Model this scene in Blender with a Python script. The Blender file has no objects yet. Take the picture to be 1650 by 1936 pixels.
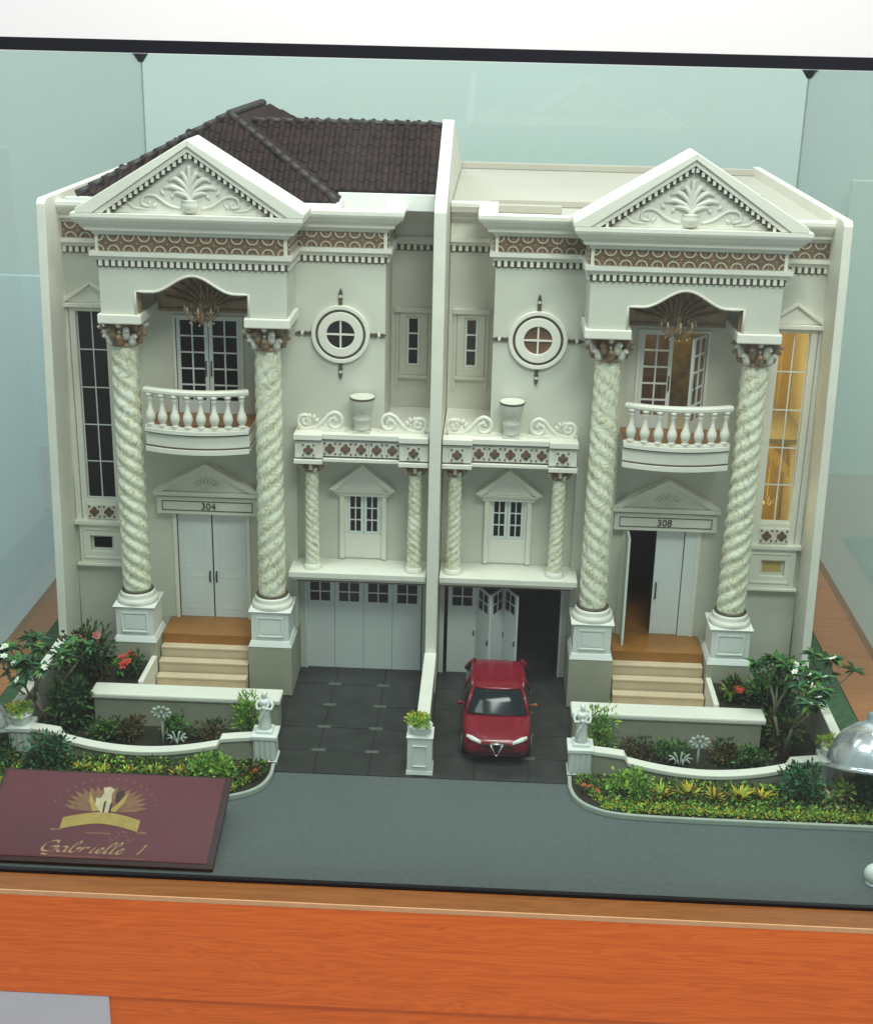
import bpy, bmesh, math, random
from mathutils import Vector, Matrix
R = math.radians
PI = math.pi
rnd = random.Random(7)
scene = bpy.context.scene
col = scene.collection

# ------------------------------------------------------------------ camera
cam_d = bpy.data.cameras.new('camera'); cam = bpy.data.objects.new('camera', cam_d); col.objects.link(cam)
cam_d.sensor_fit = 'VERTICAL'; cam_d.sensor_height = 24.0
cam_d.lens = 2609.95 / 1936 * 24.0
cam_d.clip_start = 0.1; cam_d.clip_end = 500
_p, _y, _r = 0.344524, -0.0370035, 0.0234263
fw = Vector((math.sin(_y)*math.cos(_p), math.cos(_y)*math.cos(_p), -math.sin(_p)))
rt = Vector((math.cos(_y), -math.sin(_y), 0)); up = rt.cross(fw)
r2 = rt*math.cos(_r) + up*math.sin(_r); u2 = up*math.cos(_r) - rt*math.sin(_r)
cam.matrix_world = Matrix(((r2.x, u2.x, -fw.x, 1.3227), (r2.y, u2.y, -fw.y, -35.04), (r2.z, u2.z, -fw.z, 17.4), (0, 0, 0, 1)))
scene.camera = cam

# ------------------------------------------------------------------ world, lights, exposure (indoor showroom light)
w = bpy.data.worlds.new('World'); scene.world = w; w.use_nodes = True
bg = w.node_tree.nodes['Background']
bg.inputs[0].default_value = (0.97, 0.98, 1.0, 1); bg.inputs[1].default_value = 0.43
def area(name, loc, target, sx, sy, power, color):
    l = bpy.data.lights.new(name, 'AREA'); l.shape = 'RECTANGLE'; l.size = sx; l.size_y = sy; l.energy = power; l.color = color
    o = bpy.data.objects.new(name, l); o.location = loc
    o.rotation_euler = (Vector(target)-Vector(loc)).to_track_quat('-Z', 'Y').to_euler(); col.objects.link(o); return o
area('ceiling_panel_light', (9, -27, 38), (0, -2, 5), 16, 9, 9300, (1.0, 0.97, 0.9))
area('ceiling_panel_light', (4, -9, 46), (1, -4, 0), 14, 8, 10500, (1.0, 0.98, 0.93))
area('ceiling_panel_light', (-14, -14, 42), (0, 0, 4), 14, 10, 4200, (0.94, 0.98, 1.0))
area('ceiling_panel_light', (0, 14, 44), (-4, 27, -6), 70, 4, 6300, (0.98, 0.99, 1.0))
vs = scene.view_settings
vs.view_transform = 'Standard'; vs.look = 'None'; vs.exposure = 0.13; vs.gamma = 1.0; vs.use_curve_mapping = False
scene.render.film_transparent = False

# ------------------------------------------------------------------ materials
def nodes(name):
    m = bpy.data.materials.new(name); m.use_nodes = True
    nt = m.node_tree; return m, nt, nt.nodes['Principled BSDF']
def mat(name, c, rough=0.55, var=0.12, scale=3.0, bump=0.0, bscale=40.0, metal=0.0, spec=0.4, c2=None, coat=0.0):
    m, nt, b = nodes(name)
    b.inputs['Roughness'].default_value = rough; b.inputs['Metallic'].default_value = metal
    b.inputs['Specular IOR Level'].default_value = spec
    if coat: b.inputs['Coat Weight'].default_value = coat
    tc = nt.nodes.new('ShaderNodeNewGeometry')
    n = nt.nodes.new('ShaderNodeTexNoise'); n.inputs['Scale'].default_value = scale; n.inputs['Detail'].default_value = 6
    nt.links.new(tc.outputs['Position'], n.inputs['Vector'])
    rp = nt.nodes.new('ShaderNodeValToRGB'); rp.color_ramp.elements[0].position = 0.3; rp.color_ramp.elements[1].position = 0.7
    a = c2 if c2 else tuple(x*(1-var) for x in c)
    rp.color_ramp.elements[0].color = (*a, 1); rp.color_ramp.elements[1].color = (*c, 1)
    nt.links.new(n.outputs['Fac'], rp.inputs['Fac']); nt.links.new(rp.outputs['Color'], b.inputs['Base Color'])
    if bump:
        n2 = nt.nodes.new('ShaderNodeTexNoise'); n2.inputs['Scale'].default_value = bscale; n2.inputs['Detail'].default_value = 4
        nt.links.new(tc.outputs['Position'], n2.inputs['Vector'])
        bp = nt.nodes.new('ShaderNodeBump'); bp.inputs['Strength'].default_value = bump; bp.inputs['Distance'].default_value = 0.02
        nt.links.new(n2.outputs['Fac'], bp.inputs['Height']); nt.links.new(bp.outputs['Normal'], b.inputs['Normal'])
    return m
def glassmat(name, tint, spec=0.9, ior=1.45):
    m = bpy.data.materials.new(name); m.use_nodes = True; nt = m.node_tree; nt.nodes.clear()
    out = nt.nodes.new('ShaderNodeOutputMaterial'); mx = nt.nodes.new('ShaderNodeMixShader')
    t = nt.nodes.new('ShaderNodeBsdfTransparent'); t.inputs[0].default_value = (*tint, 1)
    g = nt.nodes.new('ShaderNodeBsdfGlossy'); g.inputs['Roughness'].default_value = 0.02; g.inputs['Color'].default_value = (spec, spec, spec, 1)
    f = nt.nodes.new('ShaderNodeFresnel'); 
    ge = nt.nodes.new('ShaderNodeNewGeometry'); mp = nt.nodes.new('ShaderNodeMapRange')   # same reflectance on both faces of a pane
    mp.inputs['To Min'].default_value = ior; mp.inputs['To Max'].default_value = 1/ior
    nt.links.new(ge.outputs['Backfacing'], mp.inputs['Value']); nt.links.new(mp.outputs['Result'], f.inputs['IOR'])
    nt.links.new(f.outputs[0], mx.inputs[0]); nt.links.new(t.outputs[0], mx.inputs[1]); nt.links.new(g.outputs[0], mx.inputs[2])
    nt.links.new(mx.outputs[0], out.inputs[0]); return m
def dust_haze(m, amount):      # thin uneven pale film: haze of dust and room reflections mixed in as diffuse colour
    nt = m.node_tree; out = [n for n in nt.nodes if n.type == 'OUTPUT_MATERIAL'][0]; src = out.inputs[0].links[0].from_socket
    d = nt.nodes.new('ShaderNodeBsdfDiffuse'); d.inputs[0].default_value = (.85, .87, .86, 1)
    tc = nt.nodes.new('ShaderNodeNewGeometry'); mp = nt.nodes.new('ShaderNodeMapping'); mp.inputs['Scale'].default_value = (.10, .1, .05); mp.inputs['Rotation'].default_value = (0, .5, 0)
    n = nt.nodes.new('ShaderNodeTexNoise'); n.inputs['Scale'].default_value = 1.6; n.inputs['Detail'].default_value = 5; n.inputs['Distortion'].default_value = 1.0
    nt.links.new(tc.outputs['Position'], mp.inputs[0]); nt.links.new(mp.outputs[0], n.inputs['Vector'])
    r = nt.nodes.new('ShaderNodeMapRange'); r.inputs['From Min'].default_value = .38; r.inputs['From Max'].default_value = .68; r.inputs['To Max'].default_value = amount
    nt.links.new(n.outputs['Fac'], r.inputs['Value'])
    mx = nt.nodes.new('ShaderNodeMixShader'); nt.links.new(r.outputs[0], mx.inputs[0]); nt.links.new(src, mx.inputs[1]); nt.links.new(d.outputs[0], mx.inputs[2]); nt.links.new(mx.outputs[0], out.inputs[0]); return m
def marble(name):
    m, nt, b = nodes(name); b.inputs['Roughness'].default_value = 0.2
    tc = nt.nodes.new('ShaderNodeNewGeometry')
    n = nt.nodes.new('ShaderNodeTexNoise'); n.inputs['Scale'].default_value = 2.2; n.inputs['Detail'].default_value = 8; n.inputs['Distortion'].default_value = 2.4
    nt.links.new(tc.outputs['Position'], n.inputs['Vector'])
    rp = nt.nodes.new('ShaderNodeValToRGB'); e = rp.color_ramp.elements
    e[0].position = 0.36; e[0].color = (0.87, 0.86, 0.74, 1); e[1].position = 0.62; e[1].color = (0.83, 0.82, 0.70, 1)
    k = e.new(0.47); k.color = (0.80, 0.79, 0.60, 1); k = e.new(0.50); k.color = (0.44, 0.39, 0.20, 1); k = e.new(0.53); k.color = (0.80, 0.79, 0.61, 1)
    nt.links.new(n.outputs['Fac'], rp.inputs['Fac']); nt.links.new(rp.outputs['Color'], b.inputs['Base Color']); return m
def woodmat(name, ca, cb, rough=0.35):
    m, nt, b = nodes(name); b.inputs['Roughness'].default_value = rough
    tc = nt.nodes.new('ShaderNodeNewGeometry'); mp = nt.nodes.new('ShaderNodeMapping'); mp.inputs['Scale'].default_value = (0.10, 1.0, 1.6)
    nt.links.new(tc.outputs['Position'], mp.inputs['Vector'])
    n = nt.nodes.new('ShaderNodeTexNoise'); n.inputs['Scale'].default_value = 1.6; n.inputs['Detail'].default_value = 3; n.inputs['Distortion'].default_value = 0.6
    nt.links.new(mp.outputs[0], n.inputs['Vector'])
    ma = nt.nodes.new('ShaderNodeMath'); ma.operation = 'MULTIPLY'; ma.inputs[1].default_value = 14.0; nt.links.new(n.outputs['Fac'], ma.inputs[0])
    fr = nt.nodes.new('ShaderNodeMath'); fr.operation = 'PINGPONG'; fr.inputs[1].default_value = 0.5; nt.links.new(ma.outputs[0], fr.inputs[0])
    m2 = nt.nodes.new('ShaderNodeMapping'); m2.inputs['Scale'].default_value = (0.22, 6, 9); nt.links.new(tc.outputs['Position'], m2.inputs['Vector'])
    n3 = nt.nodes.new('ShaderNodeTexNoise'); n3.inputs['Scale'].default_value = 1.5; n3.inputs['Detail'].default_value = 5; nt.links.new(m2.outputs[0], n3.inputs['Vector'])
    ad = nt.nodes.new('ShaderNodeMath'); ad.operation = 'ADD'; nt.links.new(fr.outputs[0], ad.inputs[0]); nt.links.new(n3.outputs['Fac'], ad.inputs[1])
    rp = nt.nodes.new('ShaderNodeValToRGB'); rp.color_ramp.elements[0].position = 0.35; rp.color_ramp.elements[1].position = 0.95
    rp.color_ramp.elements[0].color = (*cb, 1); rp.color_ramp.elements[1].color = (*ca, 1)
    nt.links.new(ad.outputs[0], rp.inputs['Fac']); nt.links.new(rp.outputs['Color'], b.inputs['Base Color']); return m
def emis(name, c, s):
    m = bpy.data.materials.new(name); m.use_nodes = True; b = m.node_tree.nodes['Principled BSDF']
    b.inputs['Base Color'].default_value = (*c, 1); b.inputs['Emission Color'].default_value = (*c, 1); b.inputs['Emission Strength'].default_value = s; return m

M = dict(
    wall=mat('wall_paint', (0.65, 0.645, 0.56), 0.7, 0.09, 0.7, 0.25, 18),
    trim=mat('cream_trim', (0.82, 0.79, 0.70), 0.5, 0.08, 1.2, 0.2, 20),
    dark_line=mat('brown_line', (0.10, 0.075, 0.05), 0.6, 0.3, 6),
    brown=mat('gilded_brown', (0.40, 0.25, 0.14), 0.45, 0.5, 7, 0.4, 25),
    valance=mat('valance_brown', (0.50, 0.33, 0.20), 0.5, 0.4, 5, 0.4, 20),
    frieze_brown=mat('frieze_brown', (0.23, 0.14, 0.08), 0.5, 0.4, 8),
    frieze_cream=mat('frieze_cream', (0.60, 0.53, 0.43), 0.5, 0.2, 6),
    relief=mat('relief_plaster', (0.75, 0.735, 0.66), 0.6, 0.06, 2),
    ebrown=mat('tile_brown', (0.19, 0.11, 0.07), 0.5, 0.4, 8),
    white=mat('white_paint', (0.80, 0.81, 0.78), 0.45, 0.05, 1.5),
    door=mat('door_white', (0.74, 0.77, 0.77), 0.4, 0.04, 1.5),
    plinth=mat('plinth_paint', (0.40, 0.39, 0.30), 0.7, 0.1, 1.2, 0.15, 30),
    dglass=mat('dark_glass', (0.012, 0.010, 0.010), 0.25, 0.3, 2, spec=0.15),
    amber=glassmat('amber_glass', (0.86, 0.80, 0.60)),
    smoke=glassmat('smoke_glass', (0.70, 0.60, 0.46)),
    tan_pane=mat('tan_pane', (0.17, 0.10, 0.06), 0.3, 0.3, 2),
    stairc=mat('stair_paint', (0.62, 0.46, 0.18), 0.8, 0.1, 1),
    gold_wall=mat('stair_hall_paint', (0.60, 0.43, 0.15), 0.8, 0.15, 1),
    marble=marble('column_marble'),
    tile=mat('roof_tile_brown', (0.038, 0.020, 0.018), 0.6, 0.5, 2.2, 0.2, 30, spec=0.12, c2=(0.016, 0.010, 0.010)),
    cap=mat('ridge_tile', (0.040, 0.030, 0.029), 0.5, 0.3, 3),
    deck=mat('deck_paint', (0.50, 0.465, 0.40), 0.7, 0.08, 0.5, 0.1, 10),
    porch=mat('porch_tile', (0.36, 0.15, 0.035), 0.35, 0.2, 2),
    step=mat('step_stone', (0.66, 0.52, 0.36), 0.6, 0.12, 2, 0.1, 30),
    asphalt=mat('road_grey', (0.115, 0.134, 0.136), 0.5, 0.13, 7.0, 0.4, 22),
    paver=mat('paver_dark', (0.044, 0.045, 0.043), 0.42, 0.4, 1.8, 0.2, 25),
    inset=mat('paver_light', (0.115, 0.115, 0.108), 0.6, 0.2, 4),
    joint=mat('paver_joint', (0.025, 0.024, 0.02), 0.9, 0.2, 4),
    lawn=mat('green_mat', (0.06, 0.13, 0.06), 0.9, 0.4, 6, 0.6, 60),
    soil=mat('soil', (0.03, 0.028, 0.014), 0.95, 0.4, 5, 0.6, 25),
    kerb=mat('kerb_stone', (0.42, 0.46, 0.40), 0.7, 0.1, 3),
    wood=woodmat('orange_wood', (0.86, 0.175, 0.022), (0.68, 0.122, 0.014)),
    wood2=woodmat('brown_wood', (0.40, 0.15, 0.045), (0.30, 0.10, 0.028), 0.3),
    wood3=woodmat('ledge_wood', (0.27, 0.10, 0.026), (0.20, 0.07, 0.017), 0.35),
    edge=mat('pale_edge_band', (0.70, 0.40, 0.20), 0.4, 0.1, 3),
    black=mat('black_rail', (0.006, 0.007, 0.012), 0.4, 0.2, 2),
    glass=glassmat('case_glass', (0.880, 0.946, 0.928), 0.6),
    hazeglass=dust_haze(glassmat('front_case_glass', (0.880, 0.946, 0.928), 0.45), 0.013),
    roomwall=mat('room_wall', (0.86, 0.86, 0.86), 0.8, 0.03, 0.1),
    blue_reflect=mat('blue_reflection', (0.86, 0.91, 0.97), 0.6, 0.08, 0.1),
    pale_reflect=mat('pale_reflection', (0.88, 0.92, 0.86), 0.6, 0.05, 0.1),
    red=mat('car_red', (0.23, 0.004, 0.018), 0.28, 0.15, 2, coat=0.35),
    carglass=mat('car_glass', (0.012, 0.020, 0.023), 0.12, 0.3, 2, spec=0.22),
    tyre=mat('tyre_rubber', (0.012, 0.012, 0.012), 0.8, 0.2, 4),
    chrome=mat('chrome', (0.75, 0.72, 0.72), 0.2, 0.1, 4, metal=0.8),
    lens=mat('lamp_lens', (0.85, 0.83, 0.80), 0.15, 0.1, 4),
    blackp=mat('black_plastic', (0.012, 0.012, 0.012), 0.5, 0.2, 4),
    orange=mat('orange_plastic', (0.35, 0.10, 0.04), 0.4, 0.2, 4),
    burg=mat('burgundy_plate', (0.135, 0.020, 0.030), 0.35, 0.2, 0.6),
    burgd=mat('burgundy_edge', (0.035, 0.008, 0.010), 0.4, 0.2, 2),
    gold=mat('gold_print', (0.46, 0.31, 0.075), 0.4, 0.25, 6),
    gold2=mat('dull_gold_print', (0.28, 0.13, 0.065), 0.5, 0.3, 6),
    gold3=mat('pale_gold_print', (0.52, 0.31, 0.15), 0.5, 0.2, 6),
    creamp=mat('cream_print', (0.58, 0.46, 0.30), 0.5, 0.2, 6),
    silver=mat('silver_dome', (0.80, 0.83, 0.88), 0.18, 0.25, 2.0, metal=0.75),
    grey=mat('grey_sheet', (0.60, 0.61, 0.65), 0.7, 0.06, 1),
    bark=mat('bark', (0.22, 0.19, 0.13), 0.8, 0.3, 8),
    lf_dark=mat('leaf_dark', (0.047, 0.102, 0.031), 0.65, 0.5, 5, spec=0.2, c2=(0.019, 0.043, 0.019)),
    lf_mid=mat('leaf_mid', (0.154, 0.326, 0.072), 0.65, 0.5, 5, spec=0.2, c2=(0.052, 0.143, 0.037)),
    lf_blue=mat('leaf_bluegreen', (0.072, 0.224, 0.104), 0.65, 0.5, 5, spec=0.2, c2=(0.032, 0.096, 0.048)),
    lf_lime=mat('leaf_lime', (0.432, 0.612, 0.082), 0.65, 0.4, 5, spec=0.2, c2=(0.180, 0.360, 0.054)),
    lf_yel=mat('leaf_yellow', (0.749, 0.562, 0.055), 0.65, 0.5, 5, spec=0.2, c2=(0.343, 0.250, 0.031)),
    lf_brown=mat('leaf_brown', (0.182, 0.119, 0.035), 0.6, 0.5, 5, spec=0.2, c2=(0.070, 0.049, 0.017)),
    petal_w=mat('petal_white', (0.85, 0.86, 0.74), 0.5, 0.08, 5),
    petal_r=mat('petal_red', (0.62, 0.075, 0.05), 0.5, 0.3, 5),
    petal_p=mat('petal_pink', (0.55, 0.18, 0.17), 0.5, 0.3, 5),
    petal_o=mat('petal_orange', (0.55, 0.14, 0.03), 0.5, 0.3, 5),
)

# ------------------------------------------------------------------ object helpers
WL = {}
def wl(o): return WL[o] if o is not None else Vector((0, 0, 0))
def tag(o, label=None, cat=None, group=None, kind=None):
    if label: o['label'] = label
    if cat: o['category'] = cat
    if group: o['group'] = group
    if kind: o['kind'] = kind
    return o
def thing(name, loc, label, cat, group=None):
    o = bpy.data.objects.new(name, None); o.empty_display_size = 0.3; col.objects.link(o); o.location = loc; WL[o] = Vector(loc)
    return tag(o, label, cat, group)
def inst(name, mesh, parent, loc, rot=None, scale=None, local=False):
    o = bpy.data.objects.new(name, mesh); col.objects.link(o)
    loc = Vector(loc)
    if parent is not None:
        o.parent = parent
        if not local: WL[o] = loc; loc = loc - wl(parent)
        else: WL[o] = wl(parent)+loc
    else: WL[o] = loc
    if isinstance(rot, Matrix):
        o.matrix_basis = Matrix.Translation(loc) @ rot.to_4x4() @ (Matrix.Diagonal((*scale, 1)) if scale else Matrix.Identity(4))
    else:
        o.location = loc
        if rot: o.rotation_euler = rot
        if scale: o.scale = scale
    return o

class MB:
    """collects shapes into one mesh; s mirrors x"""
    def __init__(self, s=1): self.v = []; self.f = []; self.mi = []; self.s = s; self.cur = 0; self.sm = []; self.smooth = False
    def add(self, vs, fs):
        b = len(self.v); self.v += [(self.s*p[0], p[1], p[2]) for p in vs]
        for f in fs: self.f.append([b+i for i in f]); self.mi.append(self.cur); self.sm.append(self.smooth)
    def box(self, x0, x1, y0, y1, z0, z1):
        self.add([(x0,y0,z0),(x1,y0,z0),(x1,y1,z0),(x0,y1,z0),(x0,y0,z1),(x1,y0,z1),(x1,y1,z1),(x0,y1,z1)],
                 [(0,3,2,1),(4,5,6,7),(0,1,5,4),(1,2,6,5),(2,3,7,6),(3,0,4,7)]); return self
    def taper(self, x0, x1, y0, y1, z0, z1, d):
        self.add([(x0,y0,z0),(x1,y0,z0),(x1,y1,z0),(x0,y1,z0),(x0-d,y0-d,z1),(x1+d,y0-d,z1),(x1+d,y1+d,z1),(x0-d,y1+d,z1)],
                 [(0,3,2,1),(4,5,6,7),(0,1,5,4),(1,2,6,5),(2,3,7,6),(3,0,4,7)]); return self
    def prism(self, poly, y0, y1):   # polygon in xz, extruded in y
        n = len(poly)
        self.add([(x, y0, z) for x, z in poly]+[(x, y1, z) for x, z in poly],
                 [tuple(range(n)), tuple(range(2*n-1, n-1, -1))]+[(i, (i+1) % n, n+(i+1) % n, n+i) for i in range(n)]); return self
    def prism_z(self, poly, z0, z1):
        n = len(poly)
        self.add([(x, y, z0) for x, y in poly]+[(x, y, z1) for x, y in poly],
                 [tuple(range(n)), tuple(range(2*n-1, n-1, -1))]+[(i, (i+1) % n, n+(i+1) % n, n+i) for i in range(n)]); return self
    def lathe(self, cx, cy, prof, n=24, fn=None):   # prof [(r,z)]
        vs = []; fs = []
        for k, (r, z) in enumerate(prof):
            for i in range(n):
                a = 2*PI*i/n; rr = r*(fn(a, z, k) if fn else 1)
                vs.append((cx+rr*math.cos(a), cy+rr*math.sin(a), z))
        for k in range(len(prof)-1):
            for i in range(n):
                j = (i+1) % n; fs.append((k*n+i, k*n+j, (k+1)*n+j, (k+1)*n+i))
        fs.append(tuple(range(n))[::-1]); fs.append(tuple((len(prof)-1)*n+i for i in range(n)))
        o = self.smooth; self.smooth = True; self.add(vs, fs); self.smooth = o; return self
    def tube(self, pts, r, n=8, flat=1.0):
        pts = [Vector(p) for p in pts]; vs = []; fs = []
        rs = r if isinstance(r, (list, tuple)) else [r]*len(pts)
        prev = None
        for k, p in enumerate(pts):
            t = (pts[min(k+1, len(pts)-1)]-pts[max(k-1, 0)])
            t = t.normalized() if t.length > 1e-9 else Vector((0, 0, 1))
            if prev is None: a = t.orthogonal().normalized()
            else:
                a = prev - t*prev.dot(t); a = a.normalized() if a.length > 1e-6 else t.orthogonal().normalized()
            prev = a; b = t.cross(a)
            for i in range(n):
                q = a*math.cos(2*PI*i/n)+b*math.sin(2*PI*i/n); vs.append(p+Vector((q.x, q.y*flat, q.z))*rs[k])
        for k in range(len(pts)-1):
            for i in range(n):
                j = (i+1) % n; fs.append((k*n+i, k*n+j, (k+1)*n+j, (k+1)*n+i))
        fs.append(tuple(range(n))[::-1]); fs.append(tuple((len(pts)-1)*n+i for i in range(n)))
        o = self.smooth; self.smooth = True; self.add([tuple(v) for v in vs], fs); self.smooth = o; return self
    def ball(self, c, r, n=10, m=6, sc=(1, 1, 1)):
        vs = [(c[0], c[1], c[2]-r*sc[2])]; fs = []
        for k in range(1, m):
            a = -PI/2+PI*k/m
            for i in range(n):
                vs.append((c[0]+r*sc[0]*math.cos(a)*math.cos(2*PI*i/n), c[1]+r*sc[1]*math.cos(a)*math.sin(2*PI*i/n), c[2]+r*sc[2]*math.sin(a)))
        vs.append((c[0], c[1], c[2]+r*sc[2]))
        for i in range(n):
            j = (i+1) % n; fs.append((0, 1+j, 1+i)); fs.append((len(vs)-1, 1+(m-2)*n+i, 1+(m-2)*n+j))
            for k in range(m-2): fs.append((1+k*n+i, 1+k*n+j, 1+(k+1)*n+j, 1+(k+1)*n+i))
        o = self.smooth; self.smooth = True; self.add(vs, fs); self.smooth = o; return self
    def wall(self, x0, x1, z0, z1, y0, y1, holes=()):   # slab in xz with rectangular holes (hx0,hx1,hz0,hz1)
        xs = sorted({x0, x1, *[h[0] for h in holes], *[h[1] for h in holes]}); zs = sorted({z0, z1, *[h[2] for h in holes], *[h[3] for h in holes]})
        nx, nz = len(xs)-1, len(zs)-1
        def solid(i, k):
            if i < 0 or k < 0 or i >= nx or k >= nz: return False
            cx, cz = (xs[i]+xs[i+1])/2, (zs[k]+zs[k+1])/2
            return not any(h[0] < cx < h[1] and h[2] < cz < h[3] for h in holes)
        V = {}; vs = []; fs = []
        def vi(i, k, y):
            if (i, k, y) not in V: V[(i, k, y)] = len(vs); vs.append((xs[i], y0 if y == 0 else y1, zs[k]))
            return V[(i, k, y)]
        for i in range(nx):
            for k in range(nz):
                if not solid(i, k): continue
                fs.append((vi(i,k,0), vi(i+1,k,0), vi(i+1,k+1,0), vi(i,k+1,0))); fs.append((vi(i,k,1), vi(i,k+1,1), vi(i+1,k+1,1), vi(i+1,k,1)))
                if not solid(i-1, k): fs.append((vi(i,k,0), vi(i,k+1,0), vi(i,k+1,1), vi(i,k,1)))
                if not solid(i+1, k): fs.append((vi(i+1,k,0), vi(i+1,k,1), vi(i+1,k+1,1), vi(i+1,k+1,0)))
                if not solid(i, k-1): fs.append((vi(i,k,0), vi(i,k,1), vi(i+1,k,1), vi(i+1,k,0)))
                if not solid(i, k+1): fs.append((vi(i,k+1,0), vi(i+1,k+1,0), vi(i+1,k+1,1), vi(i,k+1,1)))
        self.add(vs, fs); return self
    def sweep(self, path, prof, closed_prof=True):   # plan path, profile (outward, z); outward = left of travel
        P = [Vector((x, y)) for x, y in path]; n = len(prof); vs = []; fs = []
        for k, p in enumerate(P):
            ns = []
            if k > 0: d = (P[k]-P[k-1]).normalized(); ns.append(Vector((-d.y, d.x)))
            if k < len(P)-1: d = (P[k+1]-P[k]).normalized(); ns.append(Vector((-d.y, d.x)))
            if len(ns) == 2:
                m = (ns[0]+ns[1]); m = m/ (m.dot(ns[0])) if abs(m.dot(ns[0])) > 1e-6 else ns[0]
            else: m = ns[0]
            for o, z in prof: q = p+m*o; vs.append((q.x, q.y, z))
        for k in range(len(P)-1):
            for i in range(n):
                j = (i+1) % n; fs.append((k*n+i, k*n+j, (k+1)*n+j, (k+1)*n+i))
        fs.append(tuple(range(n))); fs.append(tuple((len(P)-1)*n+i for i in range(n))[::-1])
        self.add(vs, fs); return self
    def mesh(self, name, mats, origin=(0, 0, 0), fix=True):
        me = bpy.data.meshes.new(name); ox, oy, oz = origin
        me.from_pydata([(x-ox, y-oy, z-oz) for x, y, z in self.v], [], self.f)
        for m in (mats if isinstance(mats, (list, tuple)) else [mats]): me.materials.append(M[m] if isinstance(m, str) else m)
        me.polygons.foreach_set('material_index', self.mi); me.polygons.foreach_set('use_smooth', self.sm)
        if fix:
            bm = bmesh.new(); bm.from_mesh(me); bmesh.ops.recalc_face_normals(bm, faces=bm.faces); bm.to_mesh(me); bm.free()
        me.update(); return me
    def build(self, name, mats, parent=None, bevel=0.0, label=None, kind=None, fix=True):
        xs = [v[0] for v in self.v]; ys = [v[1] for v in self.v]; zs = [v[2] for v in self.v]
        o0 = Vector(((min(xs)+max(xs))/2, (min(ys)+max(ys))/2, min(zs)))
        o = inst(name, self.mesh(name, mats, o0, fix), parent, o0)
        if bevel:
            b = o.modifiers.new('bevel', 'BEVEL'); b.width = bevel; b.segments = 2; b.limit_method = 'ANGLE'; b.angle_limit = R(40)
        return tag(o, label, kind=kind)

def crom(pts, n=6):
    P = [Vector(p) for p in pts]; out = []
    for i in range(len(P)-1):
        a, b, c, d = P[max(i-1, 0)], P[i], P[i+1], P[min(i+2, len(P)-1)]
        for k in range(n):
            t = k/n; out.append(0.5*((2*b)+(c-a)*t+(2*a-5*b+4*c-d)*t*t+(3*b-a-3*c+d)*t**3))
    out.append(P[-1]); return out
def text_mesh(body, size, depth=0.01, shear=0.0):
    c = bpy.data.curves.new('t', 'FONT'); c.body = body; c.size = size; c.extrude = depth; c.align_x = 'CENTER'; c.shear = shear; c.resolution_u = 3
    o = bpy.data.objects.new('t', c); col.objects.link(o); bpy.context.view_layer.update()
    me = bpy.data.meshes.new_from_object(o.evaluated_get(bpy.context.evaluated_depsgraph_get())); bpy.data.objects.remove(o); return me

# ------------------------------------------------------------------ setting: ground, road, driveway, lawn, beds, room wall
def structure(o, kind='structure'): o['kind'] = kind; return o
structure(MB().box(-11.45, 11.45, -10.19, 12.4, -0.16, 0.0).build('ground', 'joint'))
structure(MB().box(-11.45, 11.45, -10.19, -5.75, 0.004, 0.012).build('road', 'asphalt'))
for s in (-1, 1):
    structure(MB(s).box(10.16, 11.40, -6.2, 12.3, 0.004, 0.03).build('lawn', 'lawn'))
# driveway pavers
drv = structure(MB().box(-3.72, 3.70, -5.74, 0.3, 0.002, 0.006).build('driveway', 'joint'))
pav = {}
xs_l = [-3.70, -2.62, -1.28, -0.18]; ysd = [-5.73, -4.62, -3.42, -2.20, -0.98, 0.2]
for xs_ in (xs_l, [-a for a in xs_l[::-1]]):
    for i in range(3):
        for j in range(5):
            x0, x1, y0, y1 = xs_[i], xs_[i+1], ysd[j], ysd[j+1]
            o = MB().box(x0+.012, x1-.012, y0+.012, y1-.012, 0.006, 0.030+rnd.uniform(-.004, .004)).build('paver', 'paver', drv, bevel=0.008)
    for x in xs_[1:-1]:
        for y in ysd[1:-1]:
            MB().box(x-.17, x+.17, y-.07, y+.07, 0.01, 0.040).build('paver_inset', 'inset', drv)
# planting beds behind kerbs
def kerb_path(s):
    return [(3.56, -5.55), (3.56, -6.1), (3.72, -6.62), (4.12, -7.0), (4.75, -7.2), (6.2, -7.27), (8.5, -7.28), (11.4, -7.28)]
for s in (-1, 1):
    kp = kerb_path(s); kp = [(p.x, p.y) for p in crom([(x, y, 0) for x, y in kp], 5)]
    structure(MB(s).sweep(kp[::-1], [(0, 0.013), (0, 0.15), (-.09, 0.15), (-.09, 0.013)]).build('kerb', 'kerb', bevel=0.02))
    structure(MB(s).prism_z([(x, y+.05) for x, y in kp]+[(11.4, -3.2), (9.9, -3.2), (9.9, -1.0), (7.6, -1.0), (7.6, -3.9), (3.72, -3.9)], 0.013, 0.11).build('planting_bed', 'soil'))

structure(MB().box(-60, 60, 27, 27.4, -25, 60).build('room_wall', 'roomwall'))
blb = MB().box(-30, -16.2, 25.2, 25.5, -22, 6.2).build('reflection_panel', 'blue_reflect', bevel=0.05)  # added board, its blue stands in for daylight reflected in the left glass
b2 = MB().box(16.3, 34, 25.2, 25.5, -22, 11.3).build('reflection_panel', 'pale_reflect', bevel=0.05)  # added board, its pale green stands in for a reflection at the right
tag(b2, 'added pale white green board standing in for a reflection in the right glass', 'panel')
tag(blb, 'added pale blue board standing in for a daylight reflection in the left glass', 'panel')

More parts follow.
